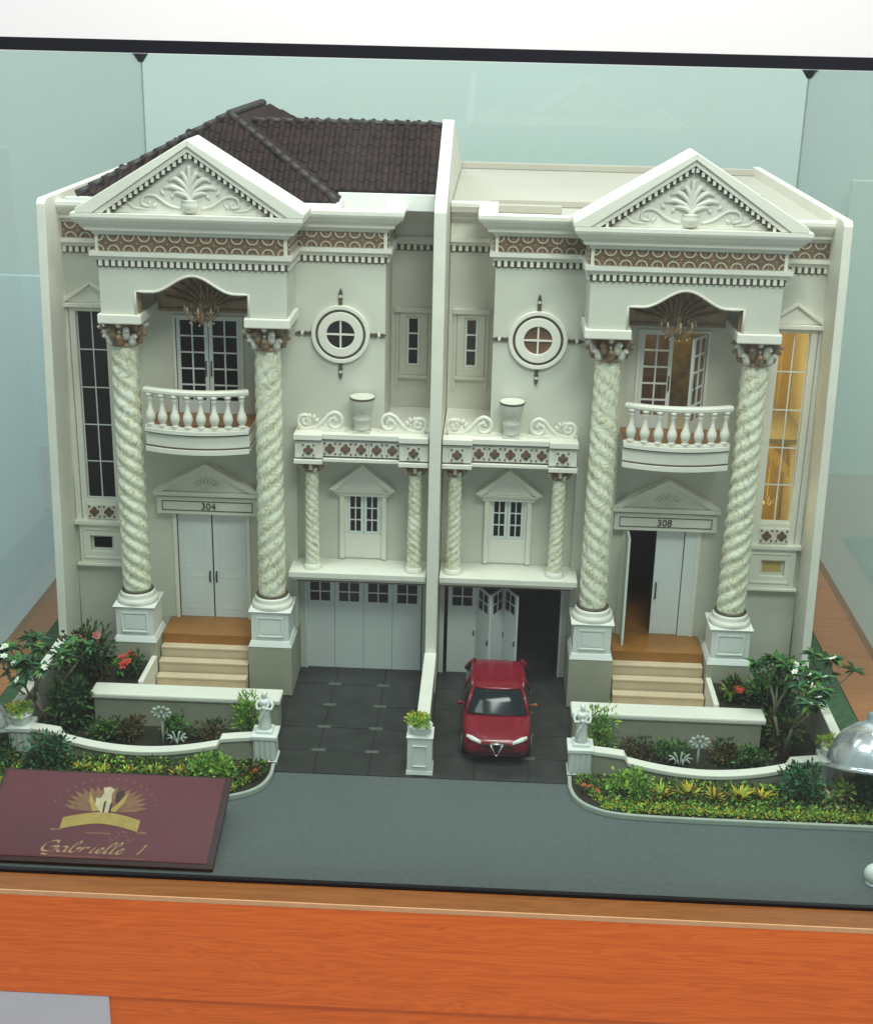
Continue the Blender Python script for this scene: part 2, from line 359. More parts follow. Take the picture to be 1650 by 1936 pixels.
# ------------------------------------------------------------------ display cabinet: wood, glass, rail
cab = thing('display_cabinet', (0.6, 0, -0.2), 'orange wood display cabinet with glass case and black top rail round the model', 'display case')
XL, XR, YF, YB = -12.4, 12.9, -10.24, 20.0
FT, BT = 16.70, 15.85
MB().box(XL-.2, XR+.2, -10.28, YB+.3, -0.6, -0.165).build('case_floor', 'wood2', cab)
MB().box(XL-.4, XR+.4, -10.90, -10.30, -0.155, 0.0).build('ledge', 'wood3', cab, bevel=0.01)
MB().box(XL-.4, XR+.4, -10.935, -10.903, -0.10, 0.006).build('edge_band', 'edge', cab)
MB().box(XL-.4, XR+.4, -10.93, -10.8, -2.58, -0.105).build('fascia', 'wood', cab)
MB().box(XL-.4, XR+.4, -10.87, -10.6, -12.0, -2.61).build('lower_panel', 'wood', cab)
MB().box(XL, XR, YF-.03, YF+.03, -0.02, FT-.02).build('front_glass', 'hazeglass', cab)
for x in (XL, XR):
    m = MB(); m.add([(x-.03, YF+.04, -.16), (x+.03, YF+.04, -.16), (x+.03, YB, -.16), (x-.03, YB, -.16), (x-.03, YF+.04, FT-.03), (x+.03, YF+.04, FT-.03), (x+.03, YB, BT), (x-.03, YB, BT)],
                    [(0,3,2,1),(4,5,6,7),(0,1,5,4),(1,2,6,5),(2,3,7,6),(3,0,4,7)]); m.build('side_glass', 'glass', cab)
MB().box(XL+.04, XR-.04, YB-.03, YB+.03, -.16, BT).build('back_glass', 'glass', cab)
MB().box(XL-.1, XR+.1, YF-.12, YF+.12, FT, FT+.21).build('top_rail', 'black', cab)
MB().box(XL, XR, YF-.055, YF+.055, 0.0, 0.07).build('bottom_seal', 'black', cab)
for x in (XL, XR):
    d = 0.5 if x < 0 else -0.5
    MB().box(x-.025, x+.025, YB-.10, YB-.035, 0, BT-.02).build('corner_seal', 'kerb', cab)
    MB().prism([(x-.30, BT-.02), (x+.30, BT-.02), (x+.08, BT-.34), (x-.08, BT-.34)], YB-.25, YB-.11).build('corner_clip', 'black', cab)
gs = MB().box(-9.6, -6.38, -10.92, -10.875, -6.0, -2.60).build('grey_sheet', 'grey')
tag(gs, 'plain pale grey sheet fixed below the left end of the wood front', 'sheet')

# ------------------------------------------------------------------ shared pieces of the houses
def cross_tile_mesh():    # brown square with cream quarter discs in the corners, unit 1
    m = MB(); h = 0.5
    m.cur = 0; m.box(-h, h, -0.04, 0.0, -h, h)
    m.cur = 1
    for sx in (-1, 1):
        for sz in (-1, 1):
            an = [PI/2*i/5 for i in range(6)]
            m.prism([(sx*(h-0.40*math.cos(a)), sz*(h-0.40*math.sin(a))) for a in an]+[(sx*(h-0.31*math.cos(a)), sz*(h-0.31*math.sin(a))) for a in an[::-1]], -0.13, -0.041)
    m.cur = 1; m.prism([(-.05, 0), (0, -.05), (.05, 0), (0, .05)], -.06, -.041)
    return m.mesh('cross_tile', ['frieze_brown', 'frieze_cream'])
def plus_tile_mesh():     # cream square with a dark quatrefoil
    m = MB(); m.cur = 0; m.box(-.5, .5, -.05, 0, -.5, .5)
    m.cur = 1
    for dx, dz in ((0, .2), (0, -.2), (.2, 0), (-.2, 0)):
        m.prism([(dx+.15*math.cos(a), dz+.15*math.sin(a)) for a in [2*PI*i/8 for i in range(8)]], -.10-.01*abs(dx)*5, -.051)
    m.prism([(-.14, -.14), (.14, -.14), (.14, .14), (-.14, .14)], -.125, -.051)
    for sx in (-1, 1):
        for sz in (-1, 1): m.box(min(sx*.30, sx*.42), max(sx*.30, sx*.42), -.09, -.051, min(sz*.30, sz*.42), max(sz*.30, sz*.42))
    return m.mesh('cross_tile', ['trim', 'ebrown'])
CT, PT = cross_tile_mesh(), plus_tile_mesh()
def shaft_mesh(rad, z0, z1, lead, starts, amp, s, n=44, k=150):
    m = MB(s)
    prof = [(rad*(1.0-0.10*i/k), z0+(z1-z0)*i/k) for i in range(k+1)]
    def fn(a, z, i):
        e = min(1, (z-z0)/0.25, (z1-z)/0.25); e = max(0, e)
        w_ = 0.5+0.5*math.cos(starts*a - 2*PI*starts*z/lead)
        return 1+amp*e*(w_**0.7*2-1)
    m.lathe(0, 0, prof, n, fn); return m.mesh('shaft', 'marble')
def capital_mesh(rb, rtop, h, n=8):
    m = MB(); m.cur = 0
    m.lathe(0, 0, [(rb*1.08, 0), (rb*1.15, .05*h), (rb*1.02, .1*h), (rb*1.0, .5*h), (rb*1.12, .8*h), (rtop*.95, h)], 20)
    for row, (zb, zt, cnt, off) in enumerate(((.08, .45, n, 0), (.34, .74, n, .5))):
        for i in range(cnt):
            a = 2*PI*(i+off)/cnt; ca, sa = math.cos(a), math.sin(a); ra = rb*(1.05+.08*row)
            m.cur = (i+row) % 2
            pts = [(ra, zb), (ra*1.10, zb+(zt-zb)*.5), (ra*1.22, zb+(zt-zb)*.85), (ra*1.45, zt), (ra*1.55, zt-.05), (ra*1.48, zt-.10)]
            m.tube([(ca*r_, sa*r_, z_*h) for r_, z_ in pts], [rb*.30, rb*.30, rb*.26, rb*.18, rb*.14, rb*.06], 6)
    for i in range(4):
        a = PI/4+i*PI/2; ca, sa = math.cos(a), math.sin(a); m.cur = 0
        pts = []
        for k in range(12):
            t = k/11*2*PI*1.1; rr = rb*.34*(1-.75*k/11)
            pts.append((rtop*1.16+rr*math.cos(PI/2-t), .82+rr*math.sin(PI/2-t)/h))
        m.tube([(ca*rb, sa*rb, .55*h)]+[(ca*r_, sa*r_, z_*h) for r_, z_ in pts], rb*.12, 6)
        b = i*PI/2; m.cur = 1; m.ball((math.cos(b)*rtop*1.02, math.sin(b)*rtop*1.02, .86*h), rb*.2, 8, 5)
        m.ball((math.cos(b)*rb*1.2, math.sin(b)*rb*1.2, .58*h), rb*.15, 6, 4)
    return m.mesh('capital', ['brown', 'trim'])
BIGCAP = capital_mesh(0.35, 0.46, 0.66)
SMALLCAP = capital_mesh(0.19, 0.25, 0.28, 6)
def baluster_mesh(h):
    m = MB(); pr = [(.085, 0), (.085, .06), (.05, .08), (.085, .14), (.115, .26), (.10, .38), (.06, .52), (.045, .68), (.05, .80), (.075, .86), (.05, .90), (.085, .93), (.085, 1.0)]
    m.lathe(0, 0, [(r_, z_*h) for r_, z_ in pr], 12); return m.mesh('baluster', 'trim')
BAL = baluster_mesh(0.84)
_pane = {}
def pane_mesh(w_, h_, mt):
    k = (round(w_, 3), round(h_, 3), mt)
    if k not in _pane: _pane[k] = MB().box(-w_/2, w_/2, -.006, .006, -h_/2, h_/2).mesh('pane', mt)
    return _pane[k]
def grid_leaf(name, parent, d, origin, w_, h_, cols, rows, mg, mt, pane, th=0.06, bar=0.035, rotz=0.0, handle=None, frame='door'):
    """glazed leaf: hinge line at origin, extends along d*x; mg = (side, bottom, top) margins"""
    sx, b, t = mg; gx0, gx1, gz0, gz1 = sx, w_-sx, b, h_-t
    cw = (gx1-gx0-bar*(cols-1))/cols; ch = (gz1-gz0-bar*(rows-1))/rows
    holes = []
    for i in range(cols):
        for k in range(rows):
            x = gx0+i*(cw+bar); z = gz0+k*(ch+bar); holes.append((x, x+cw, z, z+ch))
    m = MB(d); m.wall(0, w_, 0, h_, -th/2, th/2, holes)
    o = inst(name, m.mesh(name, frame), parent, origin)
    if rotz: o.rotation_euler = (0, 0, rotz)
    pm = pane_mesh(cw, ch, pane)
    for h in holes: inst('pane', pm, o, (d*(h[0]+h[1])/2, 0.0, (h[2]+h[3])/2), local=True)
    if handle:
        hm = MB(); x = handle; hm.tube([(d*x, -.07, h_*.40), (d*x, -.10, h_*.43), (d*x, -.10, h_*.53), (d*x, -.07, h_*.56)], .018, 6)
        inst('handle', hm.mesh('handle', 'blackp'), o, (0, 0, 0), local=True)
    return o
def pediment(name, parent, s, x0, x1, zb, za, yf, yb, th, mat_='trim', label=None):
    m = MB(s); xc = (x0+x1)/2
    m.prism([(x0+th*.8, zb), (x1-th*.8, zb), (xc, za-th*1.15)], yf+.09, yb)
    for a, b in ((x0, xc), (x1, xc)):
        d = 1 if b > a else -1
        m.prism([(a, zb), (a, zb+.04), (xc, za), (xc, za-th), (a+d*th*1.7, zb)], yf, yb)
    o = m.build(name, mat_, parent, bevel=.012); return o

# ------------------------------------------------------------------ a house (s=-1 left with tiled roof, s=+1 right without)
TOP = 12.60
def build_house(s):
    left = s < 0
    H = thing('townhouse', (s*6, 0, 0), 'cream model townhouse with dark brown tiled roof and closed white doors' if left else
              'cream model townhouse without roof tiles, flat deck on top and its doors standing open', 'house', 'mirrored model townhouses')
    pane = 'dglass' if left else 'smoke'
    def mb(): return MB(s)
    # --- walls
    mb().wall(4.75, 7.6, 1.30, TOP, 0, .2, [(5.15, 7.05, 1.30, 4.56), (5.17, 6.87, 7.33, 9.92)]).build('wall', 'wall', H)
    mb().wall(7.6, 9.86, 0.11, TOP, 0.002, .2, [(8.68, 9.46, 4.87, 10.02), (8.87, 9.37, 3.43, 3.75)]).build('wall', 'wall', H)
    mb().wall(1.38, 4.75, 7.12, TOP, -.33, -.13, []).build('wall', 'wall', H)
    mb().box(3.70, 4.75, -.328, 0.2, 0.03, 7.12).build('wall', 'wall', H)
    mb().box(1.38, 1.56, -.13, 1.9, 7.12, TOP).build('wall', 'wall', H)
    mb().wall(.17, 1.56, 7.12, TOP, 1.9, 2.1, [(.62, .96, 8.38, 9.73)]).build('wall', 'wall', H)
    mb().wall(.17, 3.70, 2.76, 7.12, 0.0, .2, [(1.5, 2.38, 4.10, 5.22)]).build('wall', 'wall', H)
    mb().box(3.56, 3.70, 0.0, 0.2, .03, 2.76).build('wall', 'wall', H)
    mb().box(.17, .30, 0.0, 0.2, .03, 2.76).build('wall', 'wall', H)
    mb().box(.17, 9.86, 11.3, 11.5, .03, TOP).build('rear_wall', 'wall', H)
    # floors and deck
    mb().box(.17, 9.86, .21, 11.3, 7.0, 7.12).build('upper_floor', 'deck', H)
    mb().box(4.75, 9.86, .21, 11.3, 1.30, 1.42).build('ground_floor', 'porch', H)
    mb().box(.17, 4.75, .21, 11.3, 2.80, 2.92).build('garage_ceiling', 'deck', H)
    mb().box(4.62, 4.75, .21, 11.3, .03, 7.0).build('inner_wall', 'wall', H)
    deck = mb().prism_z([(.17, 11.5), (.17, 1.45), (.95, 1.45), (.95, -.70), (3.3, -.70), (3.3, -1.9), (8.6, -1.9), (8.6, -.3), (9.86, -.3), (9.86, 11.5)], 12.62, 12.74).build('roof_deck', 'deck', H)
    # --- portico block with bell arch
    arch = []
    for i in range(25):
        t = i/24; x = 7.37+(4.60-7.37)*t
        u = abs(x-5.96)/1.02
        z = 10.93+(.42*(0.5+0.5*math.cos(PI*min(u, 1)))) if u < 1 else 10.93
        arch.append((x, z))
    body = [(8.25, 10.36), (8.25, 11.62), (3.66, 11.62), (3.66, 10.36), (4.60, 10.36), (4.60, 10.93)]+arch[::-1][1:-1]+[(7.37, 10.93), (7.37, 10.36)]
    po = mb(); po.prism(body, -1.9, -1.55); po.box(3.66, 4.0, -1.548, -.331, 10.36, 11.62); po.box(7.92, 8.25, -1.548, -.001, 10.36, 11.62)
    po.box(3.66, 8.25, -1.548, -.001, 11.64, TOP-.01); po.box(3.662, 8.248, -1.898, -1.55, 11.622, TOP-.012)
    po.build('portico', 'wall', H, bevel=.015)
    lin = [(7.30, 10.36)]+[(5.96+(x-5.96)*.95, z-.07) for x, z in arch]+[(4.67, 10.36), (4.60, 10.36), (4.60, 10.93)]+[(x, z) for x, z in arch[::-1]][1:-1]+[(7.37, 10.93), (7.37, 10.36)]
    mb().prism(lin, -1.70, -1.56).build('arch_lining', 'brown', H)
    rim = [(x, z) for x, z in arch]
    rp = [(7.37, -1.91, 10.37), (7.37, -1.91, 10.93)]+[(x, -1.91, z) for x, z in arch[1:-1]]+[(4.60, -1.91, 10.93), (4.60, -1.91, 10.37)]
    mb().tube(rp, .035, 6).build('arch_rim', 'trim', H)
    mb().box(3.58, 4.72, -1.98, -.45, 10.12, 10.36).build('abacus', 'trim', H, bevel=.03)
    mb().box(7.25, 8.33, -1.98, -.12, 10.12, 10.36).build('abacus', 'trim', H, bevel=.03)
    # brown carved valance on the balcony wall with fan ribs
    va = mb().box(4.80, 7.35, -.06, -.001, 10.12, 11.55)
    vo = va.build('carved_valance', 'valance', H)
    fan = mb()
    for i in range(11):
        a = R(18+i*14.4); fan.tube([(5.97+.12*math.cos(a), -.09, 10.2+.1*math.sin(a)), (5.97+.6*math.cos(a), -.11, 10.2+.55*math.sin(a)), (5.97+1.15*math.cos(a), -.08, 10.2+1.0*math.sin(a))], [.03, .06, .02], 6)
    fan.box(4.80, 7.35, -.12, -.061, 10.10, 10.17)
    fan.build('fan_relief', 'brown', vo)
    # chandelier
    ch = mb(); cx, cy, cz = 5.95, -1.0, 10.35
    ch.tube([(cx, cy, 11.6), (cx, cy, 10.1)], .025, 6); ch.lathe(cx, cy, [(.02, 9.95), (.10, 10.05), (.14, 10.2), (.05, 10.35), (.09, 10.5), (.03, 10.6)], 10)
    for i in range(8):
        a = 2*PI*i/8; ca, sa = math.cos(a), math.sin(a)
        ch.tube([(cx+ca*.08, cy+sa*.08, 10.25), (cx+ca*.25, cy+sa*.25, 10.08), (cx+ca*.42, cy+sa*.42, 10.20), (cx+ca*.42, cy+sa*.42, 10.30)], .022, 5)
        ch.cur = 1; ch.tube([(cx+ca*.42, cy+sa*.42, 10.30), (cx+ca*.42, cy+sa*.42, 10.46)], [.035, .02], 5); ch.ball((cx+ca*.30, cy+sa*.30, 10.0), .03, 5, 4); ch.cur = 0
    ch.build('chandelier', ['brown', 'creamp'], H)
    # --- entablature round the house
    path = [(9.86, 0), (8.25, 0), (8.25, -1.9), (3.66, -1.9), (3.66, -.33), (1.38, -.33), (1.38, 1.9), (.17, 1.9)]
    mb().sweep(path, [(-.02, 11.52), (.02, 11.52), (.02, 11.69), (-.02, 11.69)]).build('dentil_backing', 'dark_line', H)
    mb().sweep(path, [(-.02, 11.69), (.06, 11.69), (.09, 11.76), (.16, 11.80), (.16, 11.90), (-.02, 11.90)]).build('ledge', 'trim', H)
    mb().sweep(path, [(-.02, 11.90), (.03, 11.90), (.03, 12.30), (-.02, 12.30)]).build('frieze', 'trim', H)
    fr = [o for o in H.children if o.name.startswith('frieze')][-1]
    co = mb(); co.sweep(path, [(-.02, 12.30), (.06, 12.30), (.10, 12.38), (.22, 12.42), (.24, 12.50), (.34, 12.58), (.44, 12.70), (.47, 12.76), (.47, 12.85), (-.02, 12.85)])
    co.build('cornice', 'trim', H)
    den = mb(); ND = 0.155
    for (a, b) in zip(path[:-1], path[1:]):
        A, B = Vector(a), Vector(b); d = B-A; L = d.length; d.normalize(); nrm = Vector((-d.y, d.x)); n = max(2, int(L/ND))
        for i in range(n):
            p = A+d*(L*(i+.5)/n); q = p+nrm*.05
            ex, ey = abs(d.x)*.042+abs(nrm.x)*.035, abs(d.y)*.042+abs(nrm.y)*.035
            den.box(q.x-ex, q.x+ex, q.y-ey, q.y+ey, 11.55, 11.68)
    den.build('dentil_course', 'trim', H, kind='stuff')
    # frieze tiles
    for (a, b) in zip(path[:-2], path[1:-1]):
        A, B = Vector(a), Vector(b); d = B-A; L = d.length; d.normalize(); nrm = Vector((-d.y, d.x)); n = max(1, round((L-.1)/.36))
        for i in range(n):
            p = A+d*(.05+(L-.1)*(i+.5)/n)+nrm*.032
            ang = math.atan2(nrm.x*s, -nrm.y) if True else 0
            inst('cross_tile', CT, fr, (s*p.x, p.y, 12.10), (0, 0, ang), ((L-.1)/n*.97, .4, .37))
    # --- pediment of the portico
    pd = mb(); xa, xb, xc, za, zb = 3.16, 8.60, 5.88, 14.60, 12.855
    pd.prism([(xa+.5, zb), (xb-.5, zb), (xc, za-.42)], -2.12, -1.0)
    P = pd.build('pediment', 'relief', H)
    slope = (za-zb)/(xc-xa)
    for a, d in ((xa, 1), (xb, -1)):
        m = mb(); m.prism([(a, zb), (a, zb+.10), (xc, za), (xc, za-.17), (a+d*.40, zb)], -2.36, -1.0); m.build('raking_cornice', 'trim', P, bevel=.02)
        m = mb(); m.prism([(a+d*.41, zb), (xc, za-.172), (xc, za-.30), (a+d*.62, zb)], -2.30, -1.0); m.build('raking_moulding', 'trim', P, bevel=.012)
        m = mb(); m.prism([(a+d*.625, zb), (xc, za-.302), (xc, za-.44), (a+d*.86, zb)], -2.20, -1.0); m.build('dentil_backing', 'dark_line', P)
        m = mb(); n = 15
        for i in range(n):
            t = (i+.6)/n; x = a+d*(.70+(abs(xc-a)-.70)*t); z = zb+.0+(za-.355-zb)*t+.0
            m.box(x-.034, x+.034, -2.27, -2.201, z-.06, z+.05)
        m.build('dentil_course', 'trim', P, kind='stuff')
    rl = mb(); c0 = xc
    rl.lathe(c0, -2.13, [(.10, zb+.04), (.17, zb+.10), (.22, zb+.24), (.17, zb+.30), (.2, zb+.34)], 14)
    for i, (dx, dz, b) in enumerate(((0, .95, 0), (.22, .78, .25), (.42, .62, .6), (.52, .40, .75), (.34, .24, .5))):
        for q in (-1, 1):
            if dx == 0 and q > 0: continue
            rl.tube(crom([(c0, -2.12, zb+.30), (c0+q*dx*.25, -2.17, zb+.30+dz*.55), (c0+q*dx*.8, -2.17, zb+.30+dz*.85), (c0+q*(dx+.16*b), -2.12, zb+.30+dz*.72)], 4), [.03]+[.05]*4+[.06]*4+[.05]*3+[.02], 6, .6)
    for q in (-1, 1):
        sc = [(c0+q*.25, -2.12, zb+.12), (c0+q*.55, -2.155, zb+.22), (c0+q*.85, -2.155, zb+.42), (c0+q*1.1, -2.155, zb+.40), (c0+q*1.15, -2.155, zb+.22), (c0+q*.98, -2.155, zb+.18), (c0+q*.97, -2.155, zb+.29)]
        rl.tube(crom(sc, 4), .035, 6, .7)
        sc = [(c0+q*1.0, -2.12, zb+.1), (c0+q*1.35, -2.155, zb+.14), (c0+q*1.55, -2.155, zb+.30), (c0+q*1.72, -2.155, zb+.20), (c0+q*1.58, -2.155, zb+.14)]
        rl.tube(crom(sc, 4), .03, 6, .7)
        for (x, z, a) in ((.62, .42, 60), (.8, .24, -40), (1.25, .45, 50), (1.42, .32, 100), (1.8, .12, 10), (.45, .34, 110), (1.95, .10, 30)):
            aa = R(a); rl.tube([(c0+q*x, -2.12, zb+z), (c0+q*(x+.09*math.cos(aa)), -2.155, zb+z+.09*math.sin(aa)), (c0+q*(x+.17*math.cos(aa)), -2.12, zb+z+.17*math.sin(aa))], [.02, .045, .01], 5, .7)
    rl.build('acanthus_relief', 'relief', P)
    # --- columns
    sm = [shaft_mesh(.362, 2.80, 9.46, 1.50, 4, .070 if k else .040, s if k else -s) for k in (1, 0)]
    for k, hx in ((1, 7.9), (0, 4.27)):
        c = mb().lathe(hx, -1.2, [(.52, 2.46), (.55, 2.52), (.52, 2.60), (.44, 2.64), (.47, 2.70), (.43, 2.76)], 28).build('column', 'trim', H)
        c.name = 'column'
        inst('shaft', sm[0] if k else sm[1], c, (s*hx, -1.2, 0))
        mb().lathe(hx, -1.2, [(.41, 2.755), (.43, 2.78), (.41, 2.81)], 28).build('ring', 'dark_line', c)
        inst('capital', BIGCAP, c, (s*hx, -1.2, 9.46))
        pdl = mb(); pdl.box(hx-.50, hx+.50, -1.70, -.70, 1.60, 2.36); pdl.taper(hx-.5, hx+.5, -1.70, -.70, 2.361, 2.455, .07); pdl.taper(hx-.58, hx+.58, -1.78, -.62, 1.44, 1.60, -.06)
        # raised frame on the faces
        for z0, z1, x0, x1 in ((2.24, 2.29, -.36, .36), (1.70, 1.75, -.36, .36)): pdl.box(hx+x0, hx+x1, -1.73, -1.699, z0, z1)
        for x0 in (-.36, .31): pdl.box(hx+x0, hx+x0+.05, -1.73, -1.699, 1.752, 2.238)
        pdl.box(hx-.27, hx+.27, -1.715, -1.699, 1.80, 2.19)
        pdl.build('pedestal', 'white', c, bevel=.012)
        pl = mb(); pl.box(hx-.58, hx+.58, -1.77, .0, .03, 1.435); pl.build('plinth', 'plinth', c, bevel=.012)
    # --- porch, steps
    mb().box(4.87, 7.30, -1.15, .21, .03, 1.45).build('porch_floor', 'porch', H)
    st = mb().box(4.87, 7.30, -3.28, -2.10, .03, .33).build('staircase', 'step', H)
    for k, (y0, zt) in enumerate(((-1.42, 1.18), (-1.74, .90), (-2.08, .61))):
        m = mb(); m.box(4.88, 7.29, y0, -1.152+(-.322*k if k else 0), .03, zt-.06); m.box(4.88, 7.29, y0-.012, -1.153+(-.322*k if k else 0), zt-.058, zt); m.build('step', 'step', st, bevel=.01)
    # planter beside the stair
    mb().box(7.32, 7.46, -3.30, -1.78, .03, 1.08).build('stair_kerb', 'trim', H, bevel=.02)
    # --- main door and its header
    for d0, d1 in ((5.05, 5.15), (7.05, 7.15)): mb().box(d0, d1, -.05, .1, 1.451, 4.66).build('door_frame', 'trim', H)
    if left:
        for a, b, hd in ((5.16, 6.09, .85), (7.04, 6.11, .85)):
            d = s*(1 if b > a else -1)
            m = MB(d); m.box(0, .92, -.03, .03, 0, 3.09); 
            o = inst('door', m.mesh('door', 'door'), H, (s*a, .09, 1.455))
            for z0, z1 in ((.25, 1.2), (1.45, 2.85)):
                mm = MB(d); mm.box(.14, .16, -.04, -.031, z0, z1); mm.box(.72, .74, -.04, -.031, z0, z1); mm.box(.16, .72, -.04, -.031, z0, z0+.02); mm.box(.16, .72, -.04, -.031, z1-.02, z1)
                inst('panel', mm.mesh('panel', 'door'), o, (0, 0, 0), local=True)
            hm = MB(d); hm.tube([(hd, -.03, 1.06), (hd, -.09, 1.08), (hd, -.09, 1.34), (hd, -.03, 1.36)], .022, 6)
            inst('handle', hm.mesh('handle', 'blackp'), o, (0, 0, 0), local=True)
    else:
        # photo-left leaf swung out, right leaf nearly shut
        m = MB(1); m.box(0, .80, -.03, .03, 0, 3.09); o = inst('door', m.mesh('door', 'door'), H, (5.18, .0, 1.455)); o.rotation_euler = (0, 0, R(-91)); tag(o, 'open door leaf')
        m = MB(1); m.box(-.74, 0, -.03, .03, 0, 3.09); o = inst('door', m.mesh('door', 'door'), H, (6.72, .09, 1.455))
        hm = MB(); hm.tube([(-.66, -.03, 1.05), (-.66, -.09, 1.07), (-.66, -.09, 1.50), (-.66, -.03, 1.52)], .022, 6); inst('handle', hm.mesh('handle', 'blackp'), o, (0, 0, 0), local=True)
        MB(1).box(6.74, 7.05, -.02, .1, 1.455, 4.55).build('door_side_panel', 'door', H)
    hd = mb(); hd.box(4.78, 7.52, -.22, -.001, 4.58, 5.06); hd.box(4.72, 7.58, -.34, -.001, 5.13, 5.24); hd.box(4.80, 7.50, -.16, -.001, 5.062, 5.128)
    ho = hd.build('door_header', 'trim', H, bevel=.012)
    m = mb(); m.box(4.92, 7.38, -.236, -.221, 4.68, 4.70); m.box(4.92, 7.38, -.236, -.221, 4.94, 4.96); m.box(4.92, 4.94, -.236, -.221, 4.702, 4.938); m.box(7.36, 7.38, -.236, -.221, 4.702, 4.938); m.build('plate_line', 'dark_line', ho)
    tm = text_mesh('304' if left else '308', .27); tm.materials.clear(); tm.materials.append(M['dark_line'])
    inst('house_number', tm, ho, (s*6.12, -.235, 4.725), (R(90), 0, 0))
    pp = pediment('door_pediment', H, s, 4.74, 7.56, 5.245, 6.05, -.34, -.001, .13)
    r_ = mb()
    for i in range(7):
        a = R(30+20*i); r_.tube([(6.15, -.26, 5.32), (6.15+.25*math.cos(a), -.29, 5.32+.2*math.sin(a)), (6.15+.42*math.cos(a), -.26, 5.32+.36*math.sin(a))], [.02, .04, .01], 5)
    r_.build('fan_relief', 'trim', pp)
    # --- balcony
    N = 14; fx0, fx1 = 4.76, 7.42
    def arcy(x, off=0): t = (x-6.09)/1.33; return -1.36-.30*(1-t*t)-off
    xsb = [fx0+(fx1-fx0)*i/N for i in range(N+1)]
    def slab(off, z0, z1, m): m.prism_z([(x, arcy(x, off)) for x in xsb]+[(fx1, -.001), (fx0, -.001)], z0, z1)
    m = mb(); slab(.02, 6.90, 7.22, m); slab(.10, 6.74, 6.86, m); slab(.10, 7.262, 7.36, m); B = m.build('balcony', 'trim', H)
    m = mb(); slab(.05, 6.862, 6.898, m); slab(.05, 7.222, 7.26, m); m.build('balcony_line', 'dark_line', B)
    m = mb(); m.prism_z([(x, arcy(x)+.2) for x in xsb]+[(fx1, -.002), (fx0, -.002)], 7.361, 7.375); m.build('balcony_floor', 'porch', B)
    rail = mb(); pth = [(x, arcy(x)) for x in xsb]
    rail.sweep(pth[::-1], [(-.11, 8.25), (.03, 8.25), (.06, 8.30), (.06, 8.36), (.02, 8.40), (-.10, 8.40), (-.14, 8.36), (-.14, 8.30)]); rail.sweep(pth[::-1], [(-.11, 7.37), (.03, 7.37), (.03, 7.42), (-.11, 7.42)])
    rail.build('balustrade_rail', 'trim', B)
    for i in range(8):
        x = 4.93+(7.27-4.93)*i/7; inst('baluster', BAL, B, (s*x, arcy(x)+.04, 7.42), scale=(1.15, 1.15, 1))
    # balcony doors
    for d0, d1 in ((5.10, 5.17), (6.87, 6.94)): mb().box(d0, d1, -.04, .1, 7.376, 9.99).build('door_frame', 'trim', H)
    mb().box(5.10, 6.94, -.042, .1, 9.92, 9.985).build('door_frame', 'trim', H)
    for k, (a, sgn) in enumerate(((5.18, 1), (6.86, -1))):
        rot = 0
        if not left and k == 1: rot = R(-118+180-0) ; rot = R(58)
        o = grid_leaf('balcony_door', H, s*sgn, (s*a, .07, 7.36), .83, 2.55, 2, 5, (.10, .35, .06), None, pane, bar=.04, rotz=rot if s > 0 else 0, handle=.77)
        if rot: tag(o, 'door leaf swung open')
    # --- round window and darts
    rw = mb(); X0, Z0, Y0 = 2.52, 9.69, -.33
    def ring(m, r0, r1, y0, y1, n=40):
        vs = []; fs = []
        for i in range(n):
            a = 2*PI*i/n; ca, sa = math.cos(a), math.sin(a)
            vs += [(X0+r0*ca, y0, Z0+r0*sa), (X0+r1*ca, y0, Z0+r1*sa), (X0+r1*ca, y1, Z0+r1*sa), (X0+r0*ca, y1, Z0+r0*sa)]
        for i in range(n):
            j = (i+1) % n
            for q in range(4): fs.append((4*i+q, 4*i+(q+1) % 4, 4*j+(q+1) % 4, 4*j+q))
        m.add(vs, fs)
    ring(rw, .645, .75, Y0-.10, Y0-.001); ring(rw, .36, .58, Y0-.10, Y0-.001); W = rw.build('round_window', 'trim', H, bevel=.015)
    m = mb(); ring(m, .582, .643, Y0-.07, Y0-.001); m.build('ring_groove', 'dark_line', W)
    m = mb(); m.box(X0-.36, X0+.36, Y0-.07, Y0-.03, Z0-.022, Z0+.022); m.box(X0-.022, X0+.022, Y0-.071, Y0-.031, Z0-.36, Z0+.36); m.build('muntin', 'trim', W)
    for q in range(4):
        a0 = q*PI/2; pts = [(X0, Z0)]+[(X0+.365*math.cos(a0+PI/2*i/8), Z0+.365*math.sin(a0+PI/2*i/8)) for i in range(9)]
        m = mb(); m.prism(pts, Y0-.028, Y0-.004); m.build('pane', 'dglass' if left else 'tan_pane', W)
    for dx, dz in ((1, 0), (-1, 0), (0, 1), (0, -1)):
        m = mb()
        def pt(t, wd): return (X0+dx*t+dz*wd, Z0+dz*t+dx*wd)
        m.prism([pt(.76, .035), pt(.80, .055), pt(.84, .03), pt(.92, .06), pt(.95, .015), pt(.95, -.015), pt(.92, -.06), pt(.84, -.03), pt(.80, -.055), pt(.76, -.035)], Y0-.06, Y0-.001)
        m.prism([pt(1.02, .055), pt(1.10, .04), pt(1.18, 0), pt(1.10, -.04), pt(1.02, -.055)], Y0-.06, Y0-.001); m.cur = 1
        m.prism([pt(.95, .03), pt(1.02, .03), pt(1.02, -.03), pt(.95, -.03)], Y0-.05, Y0-.001)
        m.build('dart_ornament', ['dark_line', 'trim'], W)
